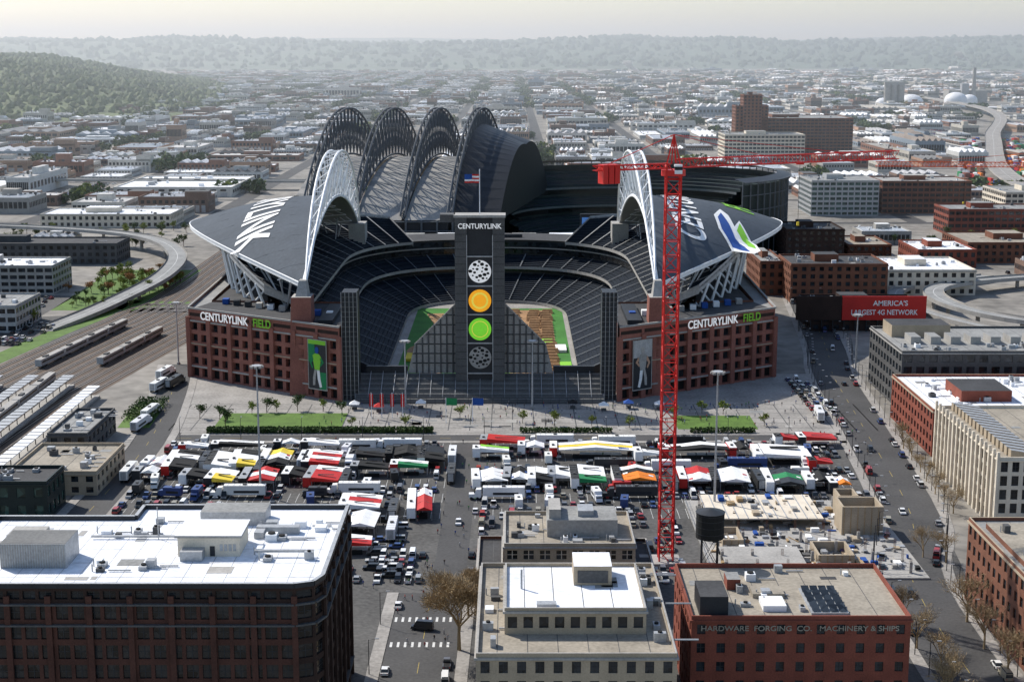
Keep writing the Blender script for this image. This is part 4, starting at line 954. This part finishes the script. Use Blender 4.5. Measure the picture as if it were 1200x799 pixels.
trees(T_G+T_L,[(R.uniform(250,380),R.uniform(1050,1120)) for _ in range(30)]+[(R.uniform(-420,-230),R.uniform(1020,1170)) for _ in range(50)]+[(R.uniform(-360,-235),R.uniform(760,790)) for _ in range(16)],s=1.1)
# ------------------------------------------------------------ ramps
def ramp(name,pts,w_,piers_=True):
    b=MB();P=smooth(pts,8);strip(b,P,w_,0,'concrete_paving',1.2);strip(b,P,w_-1.2,.05,'gray_roof' if w_<20 else 'concrete_paving')
    strip(b,P,.3,.06,'paint_white')
    if piers_:
        for i in range(0,len(P),4):
            if P[i][2]>3: b.tube((P[i][0],P[i][1],0),(P[i][0],P[i][1],P[i][2]-1),1.1,'concrete',8)
    return b.make(name)
ramp('elevated_highway',[(-700,1180,10),(-480,1130,10),(-340,1095,10),(-260,1045,10),(-218,965,10),(-206,880,8),(-220,800,3),(-236,740,.2)],12)
ramp('elevated_highway',[(420,690,9),(300,700,9),(250,722,9),(228,772,9),(240,832,8),(300,880,6),(400,920,4)],11)
ramp('elevated_highway',[(420,670,7),(300,676,7),(240,700,7),(212,772,6),(222,845,5),(290,905,3)],9)
RP=[(520,1080,12),(480,1300,12),(520,1600,12),(700,2200,12),(1000,3200,12),(1100,4600,12)]
ramp('elevated_highway',RP,22)
ramp('elevated_highway',[(-900,1560,9),(-500,1520,9),(-250,1500,9),(0,1490,9)],16)
def rpx(y):
    for a,c in zip(RP[:-1],RP[1:]):
        if a[1]<=y<=c[1]: return a[0]+(c[0]-a[0])*(y-a[1])/(c[1]-a[1])
    return 99999
# ------------------------------------------------------------ industrial district
WH=[]
for v in range(12):
    r=random.Random(100+v);b=MB();H=r.choice([6,7,8,9,12]);b.box(-30,30,-30,30,0,H,'wh_wall','wh_roof',False)
    for a in((-30,30,-30,-29.3),(-30,30,29.3,30)): b.box(*a,H,H+.8,'wh_wall')
    for a in((-30,-29.3,-29.3,29.3),(29.3,30,-29.3,29.3)): b.box(*a,H,H+.8,'wh_wall')
    if v%3==0:
        for i in range(6): b.box(-26,26,-25+i*9,-23.5+i*9,H,H+.9,'metal_white')
    if v%3==1:
        for i in range(5): b.hexa([(-30+i*12,-28,H),(-18+i*12,-28,H),(-18+i*12,28,H),(-30+i*12,28,H)],[(-24.2+i*12,-28,H+3),(-23.8+i*12,-28,H+3),(-23.8+i*12,28,H+3),(-24.2+i*12,28,H+3)],'wh_roof')
    for _ in range(14): x=r.uniform(-26,26);y=r.uniform(-26,26);s=r.uniform(.8,3);b.box(x,x+s,y,y+s,H,H+r.uniform(.8,2.6),r.choice(['metal_gray','metal_white','concrete_dark']))
    if v%2: b.box(-8,9,-4,12,H,H+4.5,'wh_wall','wh_roof')
    if v%4==2: b.box(10,30,-30,0,H,H+4,'wh_wall','concrete_dark')
    for i in range(11):
        if v%2==0: b.box(-28+i*5.2,-24.6+i*5.2,-30.12,-30,.2,H*.5,'metal_gray');b.box(-28+i*5.2,-25+i*5.2,-30.1,-30,H*.62,H*.85,'glass')
        else: b.box(-28.5+i*5.2,-24.4+i*5.2,-30.1,-30,H*.35,H*.8,'glass')
        b.box(-30.1,-30,-28+i*5.2,-24.8+i*5.2,H*.4,H*.75,'glass');b.box(30,30.1,-28+i*5.2,-24.8+i*5.2,H*.4,H*.75,'glass')
    WH.append(b.mesh('warehouse'))
EX=[(-200,225,900,1230),(240,480,1120,1350),(250,460,1860,2080),(-215,-140,600,2700),(-420,-180,1020,1240),(880,1230,3580,3940)]
def bad(x,y,m): return any(a-m<x<c+m and d-m<y<e+m for a,c,d,e in EX) or abs(x-rpx(y))<18+m
R2=random.Random(21)
for ax in AV:
    for iy in range(42):
        by=1210+185*iy; cx0=ax+10;cx1=ax+135;cy0=by+8;cy1=by+178
        if abs((cx0+cx1)/2)>.36*by+120 or by>8500: continue
        nx=R2.choice([1,2,2,3]);ny=R2.choice([1,2,2,3,3,4])
        if by>4200: nx=R2.choice([1,2]);ny=R2.choice([1,2])
        for i in range(nx):
            for j in range(ny):
                wx=(cx1-cx0)/nx;wy=(cy1-cy0)/ny;x=cx0+wx*(i+.5);y=cy0+wy*(j+.5)
                fx=R2.uniform(.5,.97);fy=R2.uniform(.5,.95)
                if bad(x,y,wx/2*.8): continue
                if R2.random()<.1:
                    for q in range(int(wy/9)):
                        if by<3200: inst('parked_car_row',R2.choice(CROWS),(x-wx*.35,y-wy*.45+q*9,.04),0,(min(1.6,wx*.7/27),1,1))
                    continue
                inst('warehouse',WH[R2.randrange(12)],(x+R2.uniform(-5,5)*(1-fx),y,0),0,(wx*fx/60,wy*fy/60,R2.uniform(.6,1.5)*(1.8 if R2.random()<.07 else 1)))
                if by<2600 and R2.random()<.4: inst('parked_car_row',R2.choice(CROWS),(x-wx*.4,y-wy*.5+1,.04),0,(min(1,wx*.8/27),1,1))
for(x,y,sx,sy,sz)in[(-420,640,1,1,1.2),(-300,1250,1,.8,1),(-460,840,1.2,1,1),(330,800,.9,.8,1),(360,880,.8,.8,1),(420,1000,.9,.7,1),(-430,900,.8,.6,1),(300,640,1,.7,1.6),(270,560,.7,.7,1.4),(290,480,1,1,1.8),(-330,1080,.5,.4,.8),(410,1080,1,.7,1.2),(120,1270,1,.7,1),(0,1270,1,.7,1),(270,1090,.6,.5,1),(335,925,.6,.4,1),(-440,1040,.8,.4,1)]:
    inst('warehouse',WH[R2.randrange(12)],(x,y,0),0,(sx,sy,sz))
b=MB();r=random.Random(8)
for i in range(60):
    y=1300+i*16
    for side in(-1,1):
        for j in range(5):
            if r.random()<.35: continue
            x=rpx(y)+side*(16+j*5.5)
            if side<0: x-=2.4*2
            k=r.choice(['red','blue','orange','green','brick_brown','metal_gray','white_cloth','brick_red','brick_brown']);b.box(x,x+2.5*r.choice([1,2]),y,y+12,.06,r.choice([2.6,5.2,7.8]),k)
b.make('container_yard')
cl=[]
for v in range(3):
    b=MB();r=random.Random(v)
    for c in range(9):
        cx_,cy_,rr=r.uniform(-14,14),r.uniform(-10,10),r.uniform(3,6)
        b.tube((cx_,cy_,0),(cx_,cy_,rr),.4,'bark',4)
        for _ in range(60):
            p=Vector((r.gauss(0,1),r.gauss(0,1),r.gauss(0,1))).normalized()*rr*r.uniform(.6,1)+Vector((cx_,cy_,rr*1.3));s=1.6
            a=Vector((r.gauss(0,1),r.gauss(0,1),r.gauss(0,1))).normalized()*s;e=Vector((r.gauss(0,1),r.gauss(0,1),r.gauss(0,1))).normalized()*s;b.poly([p-a,p+e,p+a,p-e],'leaf_lime' if c==v else 'leaf')
    cl.append(b.mesh('tree_group'))
for _ in range(480):
    y=R2.uniform(1200,8000) if R2.random()<.5 else R2.uniform(3500,9000);x=R2.uniform(-.34*y,.34*y)
    if not bad(x,y,0):
        s=R2.uniform(.7,1.4)*(1+y/7000);inst('tree_group',R2.choice(cl),(AV[0]+145*round((x-AV[0])/145)+R2.uniform(-14,14),y,0),R2.uniform(0,6),(s,s,min(s,1.3)))
def dome(x,y,r_,h):
    b=MB();b.tube((0,0,0),(0,0,h),r_,'metal_white',28)
    for i in range(6):
        a0=i*math.pi/12;a1=(i+1)*math.pi/12
        for j in range(28):
            t0=j*2*math.pi/28;t1=(j+1)*2*math.pi/28;f=lambda a,t:(r_*math.cos(a)*math.cos(t),r_*math.cos(a)*math.sin(t),h+r_*.75*math.sin(a));b.poly([f(a0,t0),f(a0,t1),f(a1,t1),f(a1,t0)],'metal_white')
    b.make('storage_dome',(x,y,0))
dome(1060,3625,27,14);dome(960,3650,30,6);dome(1130,3750,20,10);dome(905,3700,18,5)
b=MB();b.tube((0,0,0),(0,0,88),6,'concrete',14,4);b.box(-60,40,10,60,0,30,'concrete');b.box(-30,-12,0,18,0,48,'metal_gray');b.make('cement_plant',(1185,3900,0))
b=MB()
for i in range(3): b.tube((i*16,0,0),(i*16,0,52),8.2,'concrete',16)
b.box(-8,40,-5,5,52,58,'concrete');b.make('grain_silo',(890,3600,0))
ms=bpy.data.materials.new('steam');ms.use_nodes=True;n=ms.node_tree;n.nodes.clear()
v_=n.nodes.new('ShaderNodeVolumeScatter');v_.inputs['Color'].default_value=(1,1,1,1);v_.inputs['Density'].default_value=.05;v_.inputs['Anisotropy'].default_value=.4
ou=n.nodes.new('ShaderNodeOutputMaterial');n.links.new(v_.outputs[0],ou.inputs['Volume'])
for x,y,z,s in((560,6500,10,.75),(1180,3900,88,.42)):
    b=MB();NR=18
    rings=[]
    for i in range(NR+1):
        t=i/NR;c=Vector((x-t*120*s+8*s*math.sin(t*9),y,z+100*s*t**.8));rr=s*(5+24*t)*(1-max(0,(t-.85)/.15)*.9)*(1+.35*math.sin(i*2.1)*.6)
        rings.append([c+Vector((math.cos(u*math.pi/6)*rr*(1+.25*math.sin(u*3+i)),math.sin(u*math.pi/6)*rr,0.35*rr*math.cos(u*math.pi/6))) for u in range(12)])
    for i in range(NR):
        for u in range(12): b.poly([rings[i][u],rings[i][(u+1)%12],rings[i+1][(u+1)%12],rings[i+1][u]],'glass')
    b.poly(rings[0][::-1],'glass');b.poly(rings[-1],'glass')
    me=b.mesh('steam');me.materials.clear();me.materials.append(ms);inst('steam_plume',me)
# ------------------------------------------------------------ hills
def hill(name,x0,x1,y0,y1,nx,ny,fn,k,clumps=0,cs=9):
    b=MB();G=[[(x0+(x1-x0)*i/nx,y0+(y1-y0)*j/ny) for i in range(nx+1)]for j in range(ny+1)]
    b.v=[(x,y,fn(x,y)) for row in G for(x,y)in row];mi=b.mi(k)
    for j in range(ny):
        for i in range(nx): a=j*(nx+1)+i;b.f.append((a,a+1,a+nx+2,a+nx+1));b.m.append(mi)
    r=random.Random(1)
    for _ in range(clumps):
        x=r.uniform(x0,x1);y=r.uniform(y0,y1);z=fn(x,y)
        if z<6: continue
        s=cs*r.uniform(.5,1.4);n0=6
        base=[Vector((x+s*math.cos(2*math.pi*q/n0+x),y+s*math.sin(2*math.pi*q/n0+x),z-1)) for q in range(n0)];mid=[v+Vector((r.uniform(-.25,.25)*s,r.uniform(-.25,.25)*s,s*r.uniform(.5,1.0))) for v in base]
        up=[Vector((x,y,z+s*1.1)).lerp(v+Vector((0,0,s*.6)),r.uniform(.35,.6)) for v in mid];tp=Vector((x+r.uniform(-.2,.2)*s,y,z+s*r.uniform(1.3,1.7)))
        for q in range(n0): b.poly([base[q],base[(q+1)%n0],mid[(q+1)%n0],mid[q]],k);b.poly([mid[q],mid[(q+1)%n0],up[(q+1)%n0],up[q]],k);b.poly([up[q],up[(q+1)%n0],tp],k)
    b.make(name)
def sm(t): t=max(0,min(1,t));return t*t*(3-2*t)
def f1(x,y):
    e=-.165*y-40*math.sin(y/900)-60*noise.noise(Vector((y/500,0,0)))
    h=sm((e-x)/860)*sm((y-2500)/1300)*sm((7600-y)/2600)
    return h*(102+26*noise.noise(Vector((x/350,y/500,3)))+8*noise.noise(Vector((x/90,y/90,1))))-2
hill('wooded_hill',-3600,-400,2100,7600,110,130,f1,'forest',24000,8)
def f2(x,y):
    p=y+900*noise.noise(Vector((x/3000,0,7)))
    h=sm((p-9300)/3800);A=175+50*noise.noise(Vector((x/2200,.3,0)))+38*noise.noise(Vector((x/700,y/1800,2)))+14*noise.noise(Vector((x/160,y/300,5)))
    if x>0: A+=25*sm(x/2500)
    return h*A-3
hill('distant_hills',-9000,9000,8600,15500,230,60,f2,'far_hill',9000,20)
def f3(x,y): return sm((y-17000)/4000)*(235+60*noise.noise(Vector((x/4000,0,9)))+25*noise.noise(Vector((x/900,0,2))))-3
hill('far_ridge',-16000,16000,16500,24000,160,16,f3,'far_hill')
print('objects',len(bpy.data.objects))
